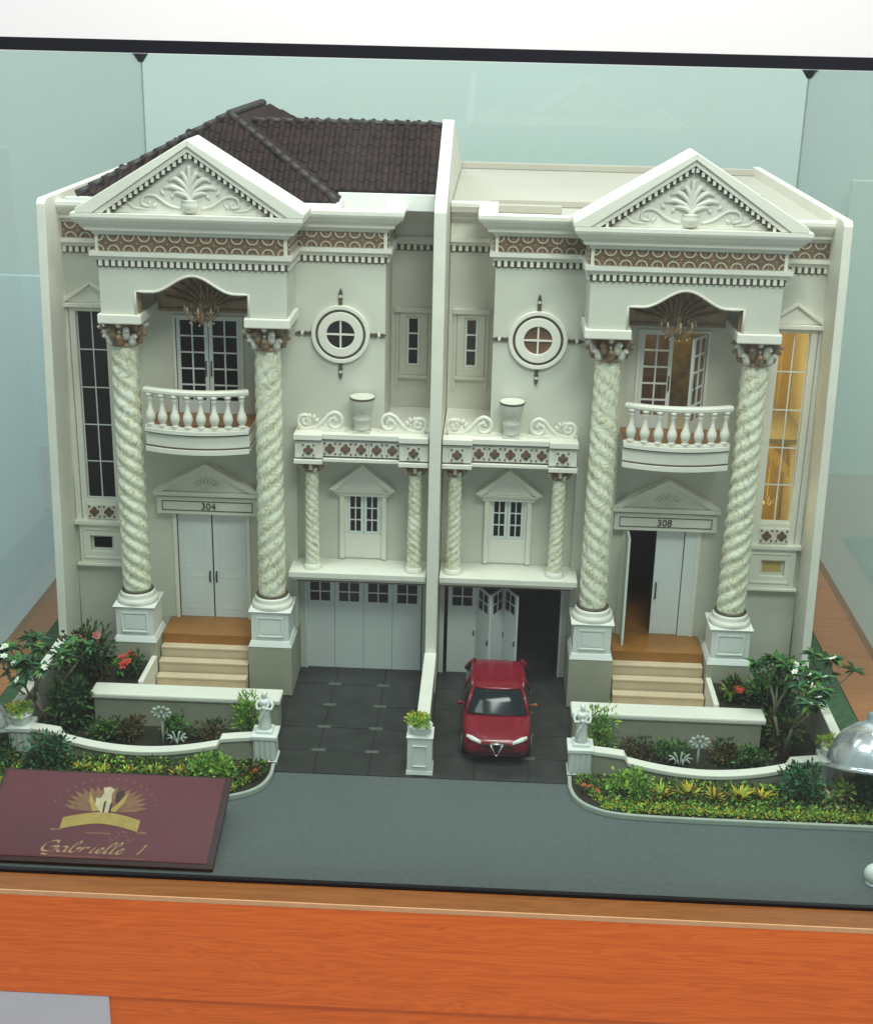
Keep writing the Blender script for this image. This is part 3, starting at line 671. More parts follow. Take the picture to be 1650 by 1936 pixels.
    # --- recess window beside the party wall
    m = mb(); m.wall(.40, 1.16, 8.13, 9.85, 1.85, 1.899, [(.60, .98, 8.36, 9.75)]); m.box(.28, 1.30, 1.78, 1.899, 9.86, 10.0); m.box(.36, 1.2, 1.80, 1.899, 8.03, 8.128); m.box(.30, .38, 1.86, 1.899, 7.73, 9.858); m.box(1.18, 1.26, 1.86, 1.899, 7.73, 9.858)
    rwn = m.build('recess_window', 'wall', H, bevel=.012)
    grid_leaf('casement', H, s, (s*.62, 1.95, 8.38), .34, 1.35, 1, 3, (.05, .05, .05), None, pane, bar=.04)
    # --- tall wing window
    m = mb(); m.wall(8.45, 9.62, 4.20, 10.10, -.06, .0, [(8.68, 9.46, 4.86, 10.02)]); m.box(8.30, 8.42, -.05, .0, 4.2, 10.1); m.box(9.65, 9.80, -.05, .0, 4.2, 10.1)
    tw = m.build('tall_window', 'trim', H, bevel=.012)
    grid_leaf('casement', H, s, (s*8.68, .08, 4.87), .78, 5.15, 2, 5, (.03, .03, .03), None, 'dglass' if left else 'amber', bar=.03, th=.04)
    for x in (8.87, 9.27): inst('cross_tile', PT, tw, (s*x, -.062, 4.52), None, (.38, .8, .40))
    m = mb(); m.box(8.2, 9.86, -.18, .0, 10.13, 10.24); o = m.build('window_cornice', 'trim', H, bevel=.012)
    pediment('window_pediment', H, s, 8.2, 9.84, 10.245, 10.80, -.15, -.001, .08)
    m = mb(); m.wall(8.40, 9.72, 3.02, 4.16, -.12, .0, [(8.80, 9.44, 3.36, 3.82)]); m.box(8.30, 9.82, -.22, .0, 4.161, 4.27); m.box(8.30, 9.82, -.20, .0, 2.95, 3.018)
    for x0 in (8.50, 9.56): m.box(x0, x0+.06, -.15, -.121, 3.15, 4.05)
    m.box(8.561, 9.559, -.15, -.121, 3.99, 4.05); m.box(8.561, 9.559, -.15, -.121, 3.15, 3.21)
    o = m.build('vent_window', 'trim', H, bevel=.01)
    mb().box(8.88, 9.37, .02, .04, 3.43, 3.75).build('pane', 'dglass' if left else 'gold_wall', o)
    # --- balcony box over the garage
    bx = mb()
    bx.box(.93, 2.92, -.88, -.001, 6.56, 7.02); bx.box(.93, 2.92, -1.00, -.001, 6.45, 6.54); bx.box(.93, 2.92, -1.0, 1.89, 7.06, 7.20)
    for a, b in ((.18, .93), (2.92, 3.64)):
        bx.box(a, b, -1.06, -.002, 6.555, 7.025); bx.box(a-(.0 if a < 1 else 0), b+.02, -1.16, -.002, 6.42, 6.535); bx.box(a, b+.02, -1.16, -.335 if a > 1 else 1.89, 7.065, 7.21)
    BX = bx.build('frieze_beam', 'trim', H, bevel=.012)
    m = mb(); m.box(.931, 2.919, -.91, -.003, 7.022, 7.058); m.box(.931, 2.919, -.91, -.003, 6.542, 6.558)
    for a, b in ((.18, .93), (2.921, 3.64)): m.box(a, b, -1.09, -.003, 7.027, 7.063); m.box(a, b, -1.09, -.003, 6.537, 6.553)
    m.build('beam_line', 'dark_line', BX)
    for i in range(5): inst('cross_tile', PT, BX, (s*(1.12+.405*i), -.881, 6.79), None, (.385, .7, .40))
    for x in (.56, 3.28): inst('cross_tile', PT, BX, (s*x, -1.061, 6.79), None, (.38, .7, .38))
    ssm = shaft_mesh(.19, 3.50, 6.12, .8, 4, .06, s, 24, 70)
    for x in (.52, 3.24):
        c = mb().lathe(x, -.72, [(.25, 3.38), (.26, 3.42), (.22, 3.47), (.21, 3.52)], 18).build('small_column', 'trim', H)
        inst('shaft', ssm, c, (s*x, -.72, 0)); inst('capital', SMALLCAP, c, (s*x, -.72, 6.12))
    # scrolls and urn on the beam
    def spiral(cx, cz, ra, rb, a0, a1, n=22): return [(cx+(ra+(rb-ra)*i/n)*math.cos(R(a0+(a1-a0)*i/n)), -.70, cz+(ra+(rb-ra)*i/n)*math.sin(R(a0+(a1-a0)*i/n))) for i in range(n+1)]
    sc = mb()
    for c_, d in ((1.93, 1), (1.93, -1)):
        pA = spiral(1.48, 7.46, .03, .21, 450, -90); pB = spiral(.72, 7.46, .25, .04, 90, 540)
        pts = pA+[(1.20, -.70, 7.29), (1.02, -.70, 7.44), (.86, -.70, 7.64)]+pB
        sc.tube([(c_+d*p[0], p[1], p[2]) for p in pts], .055, 6)
        for (x, z, a) in ((1.34, 7.5, 100), (1.28, 7.48, 70), (1.36, 7.44, 130), (1.22, 7.40, 60), (.72, 7.46, 90)):
            sc.tube([(c_+d*x, -.70, z), (c_+d*(x-.10*math.cos(R(a))), -.73, z+.11*math.sin(R(a))), (c_+d*(x-.17*math.cos(R(a))), -.70, z+.17*math.sin(R(a)))], [.03, .055, .01], 5)
        sc.box(min(c_+d*.45, c_+d*1.62), max(c_+d*.45, c_+d*1.62), -.75, -.65, 7.205, 7.28)
        sc.prism([(c_+d*.55, 7.28), (c_+d*1.30, 7.28), (c_+d*1.05, 7.36), (c_+d*.90, 7.52), (c_+d*.60, 7.40)], -.72, -.66)
    sc.build('scroll_ornament', 'trim', H)
    u = mb(); u.box(1.72, 2.14, -.91, -.49, 7.2, 7.27); u.lathe(1.93, -.70, [(.22, 7.27), (.19, 7.32), (.21, 7.52), (.25, 7.60), (.17, 7.67), (.23, 7.75), (.29, 7.95), (.32, 8.12), (.32, 8.17), (.27, 8.17)], 20)
    uo = u.build('urn', 'wall', H); mb().lathe(1.93, -.70, [(.325, 8.10), (.335, 8.13), (.325, 8.15)], 20).build('urn_rim', 'dark_line', uo)
    # --- window between small columns
    m = mb(); m.box(1.32, 1.44, -.12, -.001, 3.42, 5.24); m.box(2.46, 2.58, -.12, -.001, 3.42, 5.24); m.box(1.25, 2.65, -.16, -.001, 5.245, 5.32); m.taper(1.20, 2.70, -.20, -.001, 5.325, 5.43, .08)
    m.wall(1.441, 2.459, 3.42, 5.24, -.03, -.001, [(1.5, 2.38, 4.10, 5.22)])
    wi = m.build('garage_window', 'trim', H, bevel=.012)
    pediment('window_pediment', H, s, 1.08, 2.84, 5.435, 6.16, -.30, -.001, .10)
    for a, sg in ((1.50, 1), (2.38, -1)): grid_leaf('casement', H, s*sg, (s*a, .05, 4.10), .435, 1.12, 2, 3, (.075, .08, .05), None, 'dglass', bar=.03)
    for x0 in (2.80,): pass
    # --- ledge over the garage
    m = mb(); m.box(.18, 3.84, -1.12, -.001, 3.22, 3.38); m.box(.18, 3.76, -1.04, -.001, 3.13, 3.218); m.build('garage_ledge', 'trim', H, bevel=.015)
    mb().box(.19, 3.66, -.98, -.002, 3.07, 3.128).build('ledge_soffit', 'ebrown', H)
    # --- garage door panels
    ws = [(.33, .805), (1.135, .805), (1.94, .805), (2.745, .805)]
    def gpanel(origin, w_, d, rot=0):
        o = grid_leaf('garage_door', H, d, origin, w_, 2.66, 2, 2, (.12, 2.03, .07), None, 'dglass', bar=.035, th=.05, rotz=rot)
        if not left:
            hm = MB(d); hm.tube([(w_-.06, -.03, 1.15), (w_-.06, -.07, 1.2), (w_-.06, -.03, 1.3)], .02, 5); inst('handle', hm.mesh('handle', 'blackp'), o, (0, 0, 0), local=True)
        return o
    if left:
        for x0, w_ in ws: gpanel((s*(x0+w_-.005), .10, .03), w_-.01, 1)
    else:
        gpanel((.40, .10, .03), .79, 1)
        x, y = 1.21, .10
        for k, ang in enumerate((-62, 62, -62)):
            o = gpanel((x, y, .03), .78, 1, R(ang)); x += .78*math.cos(R(ang)); y += .78*math.sin(R(ang))
    mb().box(3.50, 3.56, -.03, .2, .03, 2.76).build('garage_jamb', 'door', H)
    # --- roof or bare deck
    if left: build_roof(H)
    else:
        m = MB(1); m.box(5.0, 8.4, 2.6, 2.8, 12.745, 13.15); m.box(1.4, 3.0, .55, .75, 12.745, 12.95); m.box(1.2, 4.6, 1.9, 2.1, 12.745, 12.92); m.box(.17, 9.86, 11.28, 11.5, 12.745, 12.95); m.build('roof_kerb', 'deck', H, bevel=.02)
        # stair hall seen through the tall amber window, and the lit balcony room
        MB(1).box(7.62, 7.72, .21, 3.0, 1.42, 12.6).build('inner_wall', 'gold_wall', H)
        MB(1).box(7.721, 9.80, 2.9, 3.0, 1.42, 12.6).build('inner_wall', 'gold_wall', H)
        m = MB(1); m.add([(7.73, 2.2, 7.6), (9.8, 2.2, 5.4), (9.8, 2.2, 5.75), (7.73, 2.2, 7.95), (7.73, 2.3, 7.6), (9.8, 2.3, 5.4), (9.8, 2.3, 5.75), (7.73, 2.3, 7.95)], [(0,1,2,3),(7,6,5,4),(0,4,5,1),(3,2,6,7),(0,3,7,4),(1,5,6,2)])
        m.build('stair_string', 'stairc', H)
        m = MB(1); m.tube([(9.05, 1.2, 12.5), (9.05, 1.2, 5.1)], .012, 5)
        for i in range(6):
            a = 2*PI*i/6; m.tube([(9.05, 1.2, 4.95), (9.05+.18*math.cos(a), 1.2+.18*math.sin(a), 5.0), (9.05+.2*math.cos(a), 1.2+.2*math.sin(a), 5.12)], .02, 5)
        m.build('stair_lamp', 'creamp', H)
        MB(1).box(4.76, 7.6, 2.5, 2.6, 7.13, 12.6).build('inner_wall', 'lf_brown', H)
        for nm, lc, e in (('stair_hall_bulb', (8.1, .8, 11.6), 75), ('stair_hall_bulb', (8.1, .8, 8.6), 65), ('stair_hall_bulb', (8.3, .9, 5.2), 75), ('balcony_room_bulb', (5.3, 1.6, 10.5), 170)):
            l = bpy.data.lights.new(nm, 'POINT'); l.energy = e; l.color = (1, .86, .62); l.shadow_soft_size = .3
            o = bpy.data.objects.new(nm, l); o.location = lc; col.objects.link(o)
    return H

def tile_mesh(w_, l_):
    m = MB(); n = 5; vs = []; fs = []
    for e, (y, dz) in enumerate(((0, .016), (l_*1.12, .0))):
        for i in range(n+1):
            t = i/n; x = -w_/2+w_*.64*t; vs.append((x, y, dz+.012+.085*math.sin(PI*t)))
        vs.append((w_/2+.01, y, dz+.012))
    k = n+2
    for i in range(k-1): fs.append((i, i+1, k+i+1, k+i))
    b = len(vs)   # front lip
    for i in range(k): vs.append((vs[i][0], 0.0, -0.01))
    for i in range(k-1): fs.append((b+i, b+i+1, i+1, i))
    m.add(vs, fs); return m.mesh('roof_tile', 'tile', fix=False)

def build_roof(H):
    s = -1
    ez = 12.98
    pk = Vector((5.70, 2.15, 14.84)); pkb = Vector((5.70, 7.6, 14.84))
    A = Vector((9.15, -.30, ez)); B = Vector((2.62, -.30, ez)); Ab = Vector((9.15, 11, ez)); Bb = Vector((2.62, 11, ez))
    r1 = Vector((.17, 2.7, 14.66)); r0 = Vector((5.2, 2.7, 14.66)); e1 = Vector((.17, .52, 13.18)); e0 = Vector((2.7, .52, 13.18)); b1 = Vector((.17, 6.0, 13.18)); b0 = Vector((2.7, 6.0, 13.18))
    m = MB(s); vs = [A, B, pk, pkb, Ab, Bb]
    m.add([tuple(v) for v in vs], [(0, 1, 2), (1, 5, 3, 2), (5, 4, 3), (4, 0, 2, 3), (0, 4, 5, 1)])
    m.add([tuple(v) for v in (e1, Vector((5.1, .52, 13.18)), Vector((5.1, 2.7, 14.66)), r1, b1, Vector((5.1, 6.0, 13.18)))], [(0, 1, 2, 3), (3, 2, 5, 4), (0, 3, 4), (1, 5, 2), (0, 4, 5, 1)])
    RF = m.build('roof', 'tile', H)
    tw, tl = .30, .34
    tm = tile_mesh(tw, tl)
    def lay(o, ex, up_, wx, test, name='roof_tile', joined=None):
        n = ex.cross(up_).normalized()
        if n.z < 0: n = -n
        rot = Matrix((( -ex if (-ex).cross(up_).z > 0 else ex), up_, n)).transposed() if False else None
        xa = ex; 
        if xa.cross(up_).dot(n) < 0: xa = -xa
        rot = Matrix((xa, up_, n)).transposed()
        L = 6.0; j = 0; cnt = 0
        while j*tl < L:
            i = 0
            while i*tw < wx:
                p = o+ex*(i+.5)*tw+up_*(j*tl); c = p+up_*tl*.5
                if test(c, p):
                    q = p+n*.012+Vector((rnd.uniform(-.008, .008), 0, rnd.uniform(0, .010)))
                    if joined is None: inst(name, tm, RF, q, rot)
                    else: joined.append((q, rot))
                    cnt += 1
                i += 1
            j += 1
        return cnt
    def mir(v): return Vector((-v.x, v.y, v.z))
    # front slope of the main hip
    Am, Bm, pm = mir(A), mir(B), mir(pk)
    upv = (Vector((Am.x, pm.y, pm.z))-Vector((Am.x, Am.y, Am.z))).normalized()
    def t1(c, p):
        z = (c.z-ez)/(pk.z-ez)
        return z < .99 and Am.x+(pm.x-Am.x)*z+.05 < c.x < Bm.x+(pm.x-Bm.x)*z-.05
    c1 = lay(Am, Vector((1, 0, 0)), upv, 6.8, t1)
    # secondary roof, front slope
    up2 = (Vector((0, 2.7, 14.66))-Vector((0, .52, 13.18))).normalized()
    def t2(c, p):
        if c.z > 14.62: return False
        z = (c.z-ez)/(pk.z-ez); xr = Bm.x+(pm.x-Bm.x)*z     # main right slope at this height
        return c.x > xr+.02 and c.x < -.17
    c2 = lay(Vector((-5.1+.03, .52, 13.18)), Vector((1, 0, 0)), up2, 4.9, t2)
    # inner slope and outer slope of the main hip
    J = []
    up3 = (Vector((pm.x, 0, pk.z))-Vector((Bm.x, 0, ez))).normalized()
    def t3(c, p):
        z = (c.z-ez)/(pk.z-ez); return z < .99 and c.y > A.y+(pk.y-A.y)*z+.05 and c.y < 11-(11-pkb.y)*z-.1
    lay(Vector((Bm.x, -.3, ez)), Vector((0, 1, 0)), up3, 10, t3, joined=J)
    up4 = (Vector((pm.x, 0, pk.z))-Vector((Am.x, 0, ez))).normalized()
    lay(Vector((Am.x, -.3, ez)), Vector((0, 1, 0)), up4, 10, t3, joined=J)
    m = MB()
    for q, rot in J: m.add([tuple(q+rot @ v.co) for v in tm.vertices], [tuple(p.vertices) for p in tm.polygons])
    m.build('hip_tiles', 'tile', RF, kind='stuff', fix=False)
    print('tiles', c1, c2, len(J))
    # ridge caps
    def caps(a, b, r_, nm):
        a, b = mir(a), mir(b); L = (b-a).length; n = int(L/.36)
        m = MB()
        for i in range(n):
            p = a.lerp(b, i/n); q = a.lerp(b, (i+1.12)/n); m.tube([p+Vector((0, 0, .06)), q+Vector((0, 0, .03))], [r_*.84, r_*.78], 8)
        m.build(nm, 'cap', RF)
    caps(B, pk, .125, 'hip_cap'); caps(A, pk, .11, 'hip_cap'); caps(pk, pkb, .12, 'ridge_cap'); caps(r0, r1, .10, 'ridge_cap')
    # eaves boards and gutter box
    m = MB(s); m.box(.17, 2.66, .36, .50, 12.745, 13.16); m.box(2.5, 2.66, -.29, .359, 12.745, 13.0); m.box(2.5, 9.4, -.42, -.291, 12.80, 12.97)
    m.build('eaves_board', 'white', RF, bevel=.015)

HL = build_house(-1)
HR = build_house(1)

# ------------------------------------------------------------------ party wall and outer side walls
def side_wall(name, x, th, label, cat, group=None, low_end=-5.15, zlow=1.25):
    p = thing(name, (x, -1.3, 0), label, cat, group)
    prof = [(-1.3, .03), (-1.3, 12.95), (-1.15, 13.10), (2.75, 14.84), (11.4, 12.95), (11.4, .03)] if abs(x) < 1 else [(-1.3, .03), (-1.3, 12.9), (-1.15, 13.02), (11.5, 13.02), (11.5, .03)]
    m = MB(); n = len(prof); lean = -.021*(x/10)     # the outer walls lean in slightly
    m.add([(x-th/2+lean*z, y, z) for y, z in prof]+[(x+th/2+lean*z, y, z) for y, z in prof], [tuple(range(n)), tuple(range(2*n-1, n-1, -1))]+[(i, (i+1) % n, n+(i+1) % n, n+i) for i in range(n)])
    m.build('wall', 'trim', p, bevel=.02)
    m = MB(); m.box(x-th/2+.02, x+th/2-.02, low_end, -1.302, .03, zlow-.08); m.build('low_wall', 'plinth', p)
    m = MB(); m.box(x-th/2-.01, x+th/2+.01, low_end, -1.303, zlow-.078, zlow); m.build('coping', 'trim', p, bevel=.02)
    return p
side_wall('party_wall', 0.0, .30, 'tall cream dividing wall between the two model houses, low towards the street', 'wall')
side_wall('side_wall', -10.03, .22, 'tall cream side wall left of the house with the brown tiled roof', 'wall', 'outer side walls')
side_wall('side_wall', 10.03, .22, 'tall cream side wall right of the house that has no roof tiles', 'wall', 'outer side walls')

# ------------------------------------------------------------------ front gardens
SIDE = {-1: 'left', 1: 'right'}
HN = {-1: 'the tiled house', 1: 'the roofless house'}
for s in (-1, 1):
    # low wall across the stairs
    t = thing('garden_wall', (s*6.1, -3.6, 0), 'straight grey garden wall with thick cream coping before the stairs of '+HN[s], 'wall', 'garden walls')
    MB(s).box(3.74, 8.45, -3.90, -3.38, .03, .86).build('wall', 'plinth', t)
    MB(s).box(3.68, 8.55, -3.96, -3.32, .862, 1.02).build('coping', 'trim', t, bevel=.045)
    MB(s).box(7.47, 8.55, -3.31, -1.79, .11, .92).build('raised_soil', 'soil', t)
    # curved front fence wall
    t = thing('front_wall', (s*7, -5.6, 0), 'curved low front wall with stepped cream coping below '+HN[s], 'wall', 'front walls')
    def fy(x): return -5.32-.42*math.sin(PI*max(0, min(1, (x-4.2)/(9.6-4.2))))
    def fz(x):
        if x < 4.95 or x > 8.85: return .74
        u = (x-6.9)/1.95; return .44+.14*u*u
    xs_ = [4.1, 4.5, 4.9, 4.99]+[5.05+(8.75-5.05)*i/16 for i in range(17)]+[8.81, 8.9, 9.3, 9.7]
    xs_ = xs_[::-1]
    def ribbon(m, out, z0f, z1f):
        vs = []; n = len(xs_)
        for x in xs_:
            y = fy(x); vs += [(x, y-out, z0f(x)), (x, y+.20+out, z0f(x)), (x, y+.20+out, z1f(x)), (x, y-out, z1f(x))]
        fs = []
        for i in range(n-1):
            for q in range(4): fs.append((4*i+q, 4*i+(q+1) % 4, 4*i+4+(q+1) % 4, 4*i+4+q))
        fs += [(0, 1, 2, 3), (4*n-4, 4*n-3, 4*n-2, 4*n-1)]; m.add(vs, fs)
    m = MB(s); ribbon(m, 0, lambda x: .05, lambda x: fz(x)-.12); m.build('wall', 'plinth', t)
    m = MB(s); ribbon(m, .05, lambda x: fz(x)-.118, lambda x: fz(x)); m.build('coping', 'trim', t, bevel=.02)
    # posts
    t = thing('gate_post', (s*3.84, -5.2, 0), 'white fluted gate post carrying a statue at the driveway of '+HN[s], 'post', 'gate posts')
    m = MB(s); m.box(3.58, 4.12, -5.42, -4.90, .03, .70); m.box(3.53, 4.17, -5.47, -4.85, .702, .80); m.box(3.55, 4.15, -5.45, -4.87, .031, .12)
    for i in range(4): m.box(3.63+.13*i, 3.69+.13*i, -5.45, -5.421, .15, .66)
    m.build('shaft', 'white', t, bevel=.015)
    t = thing('garden_post', (s*9.9, -5.2, 0), 'white corner post with a bowl of green, %s end of the front walls' % SIDE[s], 'post', 'corner posts')
    m = MB(s); m.box(9.66, 10.16, -5.44, -4.92, .03, .66); m.box(9.60, 10.22, -5.50, -4.86, .662, .78)
    for i in range(3): m.box(9.72+.15*i, 9.80+.15*i, -5.47, -5.441, .10, .60)
    m.build('shaft', 'white', t, bevel=.015)

def statue(s):
    x, y, z = s*3.86, -5.14, .80
    t = thing('statue', (x, y, z), 'small white figure statue on the %s gate post beside the driveway' % SIDE[s], 'statue', 'gate post statues')
    MB().box(x-.20, x+.20, y-.20, y+.20, z, z+.08).build('base', 'white', t, bevel=.01)
    m = MB()
    def fold(a, zz, k): return 1+.10*math.sin(9*a+.8*k)*(1 if k < 6 else .2)
    m.lathe(x, y, [(.15, z+.08), (.145, z+.18), (.13, z+.32), (.125, z+.44), (.14, z+.52), (.125, z+.60), (.105, z+.66), (.13, z+.74), (.155, z+.82), (.12, z+.87), (.045, z+.90), (.04, z+.93)], 24, fold)
    m.ball((x, y-.01, z+.985), .07, 12, 8, (.85, .95, 1.15)); m.ball((x, y-.08, z+.975), .014, 6, 4)
    m.ball((x, y+.03, z+1.01), .065, 10, 6)
    for q in (-1, 1):
        m.tube([(x+q*.14, y, z+.83), (x+q*.20, y-.02, z+.72), (x+q*.17, y-.10, z+.64), (x+q*.07, y-.14, z+.68)], [.045, .04, .033, .028], 8)
    m.ball((x, y-.15, z+.69), .05, 8, 6, (1, .8, 1.2)); m.tube([(x+.12, y-.08, z+.80), (x+.02, y-.13, z+.62), (x-.10, y-.12, z+.40), (x-.12, y-.10, z+.15)], [.03, .04, .04, .03], 6)
    m.build('figure', 'white', t)
for s in (-1, 1): statue(s)

# centre post with pot
t = thing('gate_post', (-.04, -5.35, 0), 'white panelled centre post ending the low dividing wall on the driveway', 'post', 'gate posts')
m = MB(); m.box(-.34, .26, -5.62, -5.06, .03, .96); m.taper(-.34, .26, -5.62, -5.06, .961, 1.05, .03); m.taper(-.37, .29, -5.65, -5.03, .031, .14, -.02)
m.box(-.22, .14, -5.65, -5.62, .25, .28); m.box(-.22, .14, -5.65, -5.62, .80, .83); m.box(-.22, -.19, -5.65, -5.62, .281, .799); m.box(.11, .14, -5.65, -5.62, .281, .799)
m.build('shaft', 'white', t, bevel=.012)

# ------------------------------------------------------------------ plants
def leaf_quad(m, p, d, n_, L, W, bend=.25):
    d = d.normalized(); sd = d.cross(n_)
    sd = sd.normalized() if sd.length > 1e-4 else d.orthogonal().normalized()
    nn = sd.cross(d)
    a = p; b = p+d*L*.45+sd*W*.5+nn*L*.06; c = p+d*L-nn*L*bend*.5; e = p+d*L*.45-sd*W*.5+nn*L*.06
    m.add([tuple(a), tuple(b), tuple(c), tuple(e)], [(0, 1, 2), (0, 2, 3)])
def rdir(r, upb=0.0):
    while True:
        v = Vector((r.uniform(-1, 1), r.uniform(-1, 1), r.uniform(-1, 1)+upb))
        if .1 < v.length < 1.6: return v.normalized()
def bush(name, c, rad, n, L, W, mats, label, cat, group=None, seed=0, flowers=None, upb=.4, stem=True):
    r = random.Random(seed); c = Vector(c); t = thing(name, c, label, cat, group)
    fo = MB(); cl = [(Vector((r.uniform(-.6, .6)*rad[0], r.uniform(-.6, .6)*rad[1], r.uniform(.25, 1.0)*rad[2]*1.3)), r.uniform(.35, .6)) for _ in range(max(4, n//28))]
    for i in range(n):
        q, k = cl[i % len(cl)]; v = rdir(r, .3); p = c+q+Vector((v.x*rad[0], v.y*rad[1], v.z*rad[2]))*k*r.uniform(.5, 1)
        if p.z < c.z+.02: p.z = c.z+.02+r.random()*.1
        fo.cur = (i % len(cl)) % len(mats) if r.random() < .7 else r.randrange(len(mats))
        leaf_quad(fo, p, (v+Vector((0, 0, upb*r.random()))), rdir(r, 1.2), L*r.uniform(.6, 1.2), W*r.uniform(.7, 1.2))
    fo.build('foliage', mats, t, fix=False)
    if stem:
        st = MB()
        for q, k in cl[:7]: st.tube([c+Vector((q.x*.15, q.y*.15, -.02)), c+Vector((q.x*.5, q.y*.5, q.z*.5)), c+q], [.03, .02, .012], 5)
        st.build('stem', 'bark', t)
    if flowers:
        fm, pos, size = flowers
        for p in pos: flower(t, Vector(p), size, fm, r)
    return t
def flower(t, p, size, fm, r):
    m = MB(); d = rdir(r, 1.5); a = d.orthogonal().normalized(); b = d.cross(a)
    for i in range(6):
        q = a*math.cos(2*PI*i/6)+b*math.sin(2*PI*i/6); leaf_quad(m, p, (q+d*.55), d, size*r.uniform(.8, 1.1), size*.8, .3)
    m.ball(tuple(p+d*size*.2), size*.28, 6, 4); m.build('flower', fm, t, fix=False)
def spiky(name, c, n, L, W, mats, label, cat, group=None, seed=0, spread=.9):
    r = random.Random(seed); c = Vector(c); t = thing(name, c, label, cat, group); m = MB()
    for i in range(n):
        a = r.uniform(0, 2*PI); e = r.uniform(.25, spread); d = Vector((math.cos(a)*e, math.sin(a)*e, 1)).normalized(); sd = d.cross(Vector((0, 0, 1))).normalized()
        l = L*r.uniform(.6, 1.1); m.cur = r.randrange(len(mats)); tip = Vector((math.cos(a), math.sin(a), -.2))
        pts = [c+Vector((math.cos(a)*.03, math.sin(a)*.03, 0)), c+d*l*.4, c+d*l*.75+tip*l*.08, c+d*l*.95+tip*l*.25]
        ww = [W*.5, W, W*.7, 0.004]; vs = []; fs = []
        for p, w_ in zip(pts, ww): vs += [tuple(p-sd*w_*.5), tuple(p+sd*w_*.5)]
        for k in range(3): fs.append((2*k, 2*k+1, 2*k+3, 2*k+2))
        m.add(vs, fs)
    m.build('foliage', mats, t, fix=False); return t
def frangipani(x, y, z, h, spread, label, seed, nfl, lean=0):
    r = random.Random(seed); c = Vector((x, y, z)); t = thing('frangipani_tree', c, label, 'tree', 'frangipani trees')
    br = MB(); tips = []
    def grow(p, d, l, rad_, lv):
        mid = p+d*l*.5+rdir(r)*l*.06; q = p+d*l
        br.tube([p, mid, q], [rad_, rad_*.85, rad_*.7], 6)
        if lv == 0: tips.append((q, d)); return
        for k in range(3 if lv > 1 else r.choice((2, 3))):
            a = r.uniform(0, 2*PI); nd = (d+Vector((math.cos(a), math.sin(a), .15))*spread*r.uniform(.55, 1)).normalized(); grow(q, nd, l*r.uniform(.65, .85), rad_*.68, lv-1)
    for k in range(3):
        a = 2*PI*k/3+r.random(); grow(c+Vector((math.cos(a)*.05, math.sin(a)*.05, 0)), Vector((math.cos(a)*.35+lean, math.sin(a)*.3, 1)).normalized(), h*.36, .055, 2)
    br.build('trunk', 'bark', t)
    m = MB()
    for q, d in tips:
        for k in range(15):
            a = r.uniform(0, 2*PI); v = Vector((math.cos(a), math.sin(a), r.uniform(-.3, .7))); m.cur = r.choice((0, 0, 1, 2)); leaf_quad(m, q+d*.03, v, Vector((0, 0, 1)), r.uniform(.26, .42), .13, .4)
    for q, d in tips[::2]:
        for k in range(4):
            a = r.uniform(0, 2*PI); v = Vector((math.cos(a), math.sin(a), r.uniform(-.3, .5))); m.cur = 0; leaf_quad(m, q-d*.35, v, Vector((0, 0, 1)), .32, .12, .4)
    m.build('crown', ['lf_dark', 'lf_mid', 'lf_blue'], t, fix=False)
    front = sorted(tips, key=lambda a: a[0].y-.3*a[0].z)
    for q, d in front[:nfl*2:2]: flower(t, q+d*.10+Vector((0, -.12, .04)), .12, 'petal_w', r)
frangipani(8.95, -4.30, .1, 3.2, .58, 'frangipani tree with white blossoms in the right front garden', 11, 8, .08)
frangipani(-9.5, -4.2, .1, 2.75, .68, 'frangipani tree with white blossoms in the left front garden', 5, 8, -.12)
bush('shrub', (-8.95, -2.6, .11), (.70, .75, 1.2), 1300, .22, .10, ['lf_dark', 'lf_dark', 'lf_brown'], 'dense dark shrub with pink blossoms before the wing of the tiled house', 'shrub', None, 21,
     ('petal_p', [(-9.05, -2.9, 2.05), (-8.62, -2.85, 2.10), (-8.9, -3.0, 1.98), (-8.55, -3.0, 1.95)], .15))
bush('shrub', (8.85, -2.7, .11), (.65, .7, 1.1), 800, .24, .10, ['lf_dark', 'lf_mid', 'lf_blue'], 'open dark green shrub before the wing of the roofless house', 'shrub', None, 22)
bush('shrub', (-9.0, -4.0, .11), (.50, .55, .8), 700, .22, .10, ['lf_dark', 'lf_dark', 'lf_mid'], 'dark shrub past the outer end of the straight garden wall of the tiled house', 'shrub', None, 26)
bush('shrub', (8.95, -3.9, .11), (.45, .5, .6), 480, .22, .10, ['lf_dark', 'lf_brown', 'lf_mid'], 'dark shrub past the outer end of the straight garden wall of the roofless house', 'shrub', None, 27)
bush('flower_bush', (-7.85, -2.75, .92), (.36, .42, .35), 260, .18, .08, ['lf_dark', 'lf_mid'], 'small bush with red flowers left of the stairs of the tiled house', 'flower bush', 'red flower bushes', 23,
     ('petal_r', [(-7.95, -2.9, 1.52), (-7.80, -3.0, 1.45), (-7.68, -2.85, 1.55), (-7.90, -3.05, 1.40), (-7.75, -2.8, 1.62)], .16))
bush('flower_bush', (7.95, -2.75, .92), (.36, .42, .3), 220, .20, .08, ['lf_dark', 'lf_brown', 'lf_mid'], 'small bush with one red flower right of the stairs of the roofless house', 'flower bush', 'red flower bushes', 24,
     ('petal_r', [(7.92, -3.0, 1.36), (8.02, -3.05, 1.34)], .14))
spiky('croton', (7.80, -2.95, 1.0), 22, .5, .07, ['lf_lime', 'lf_brown'], 'tuft of upright yellow green leaves right of the stairs of the roofless house', 'plant', None, 25, .5)
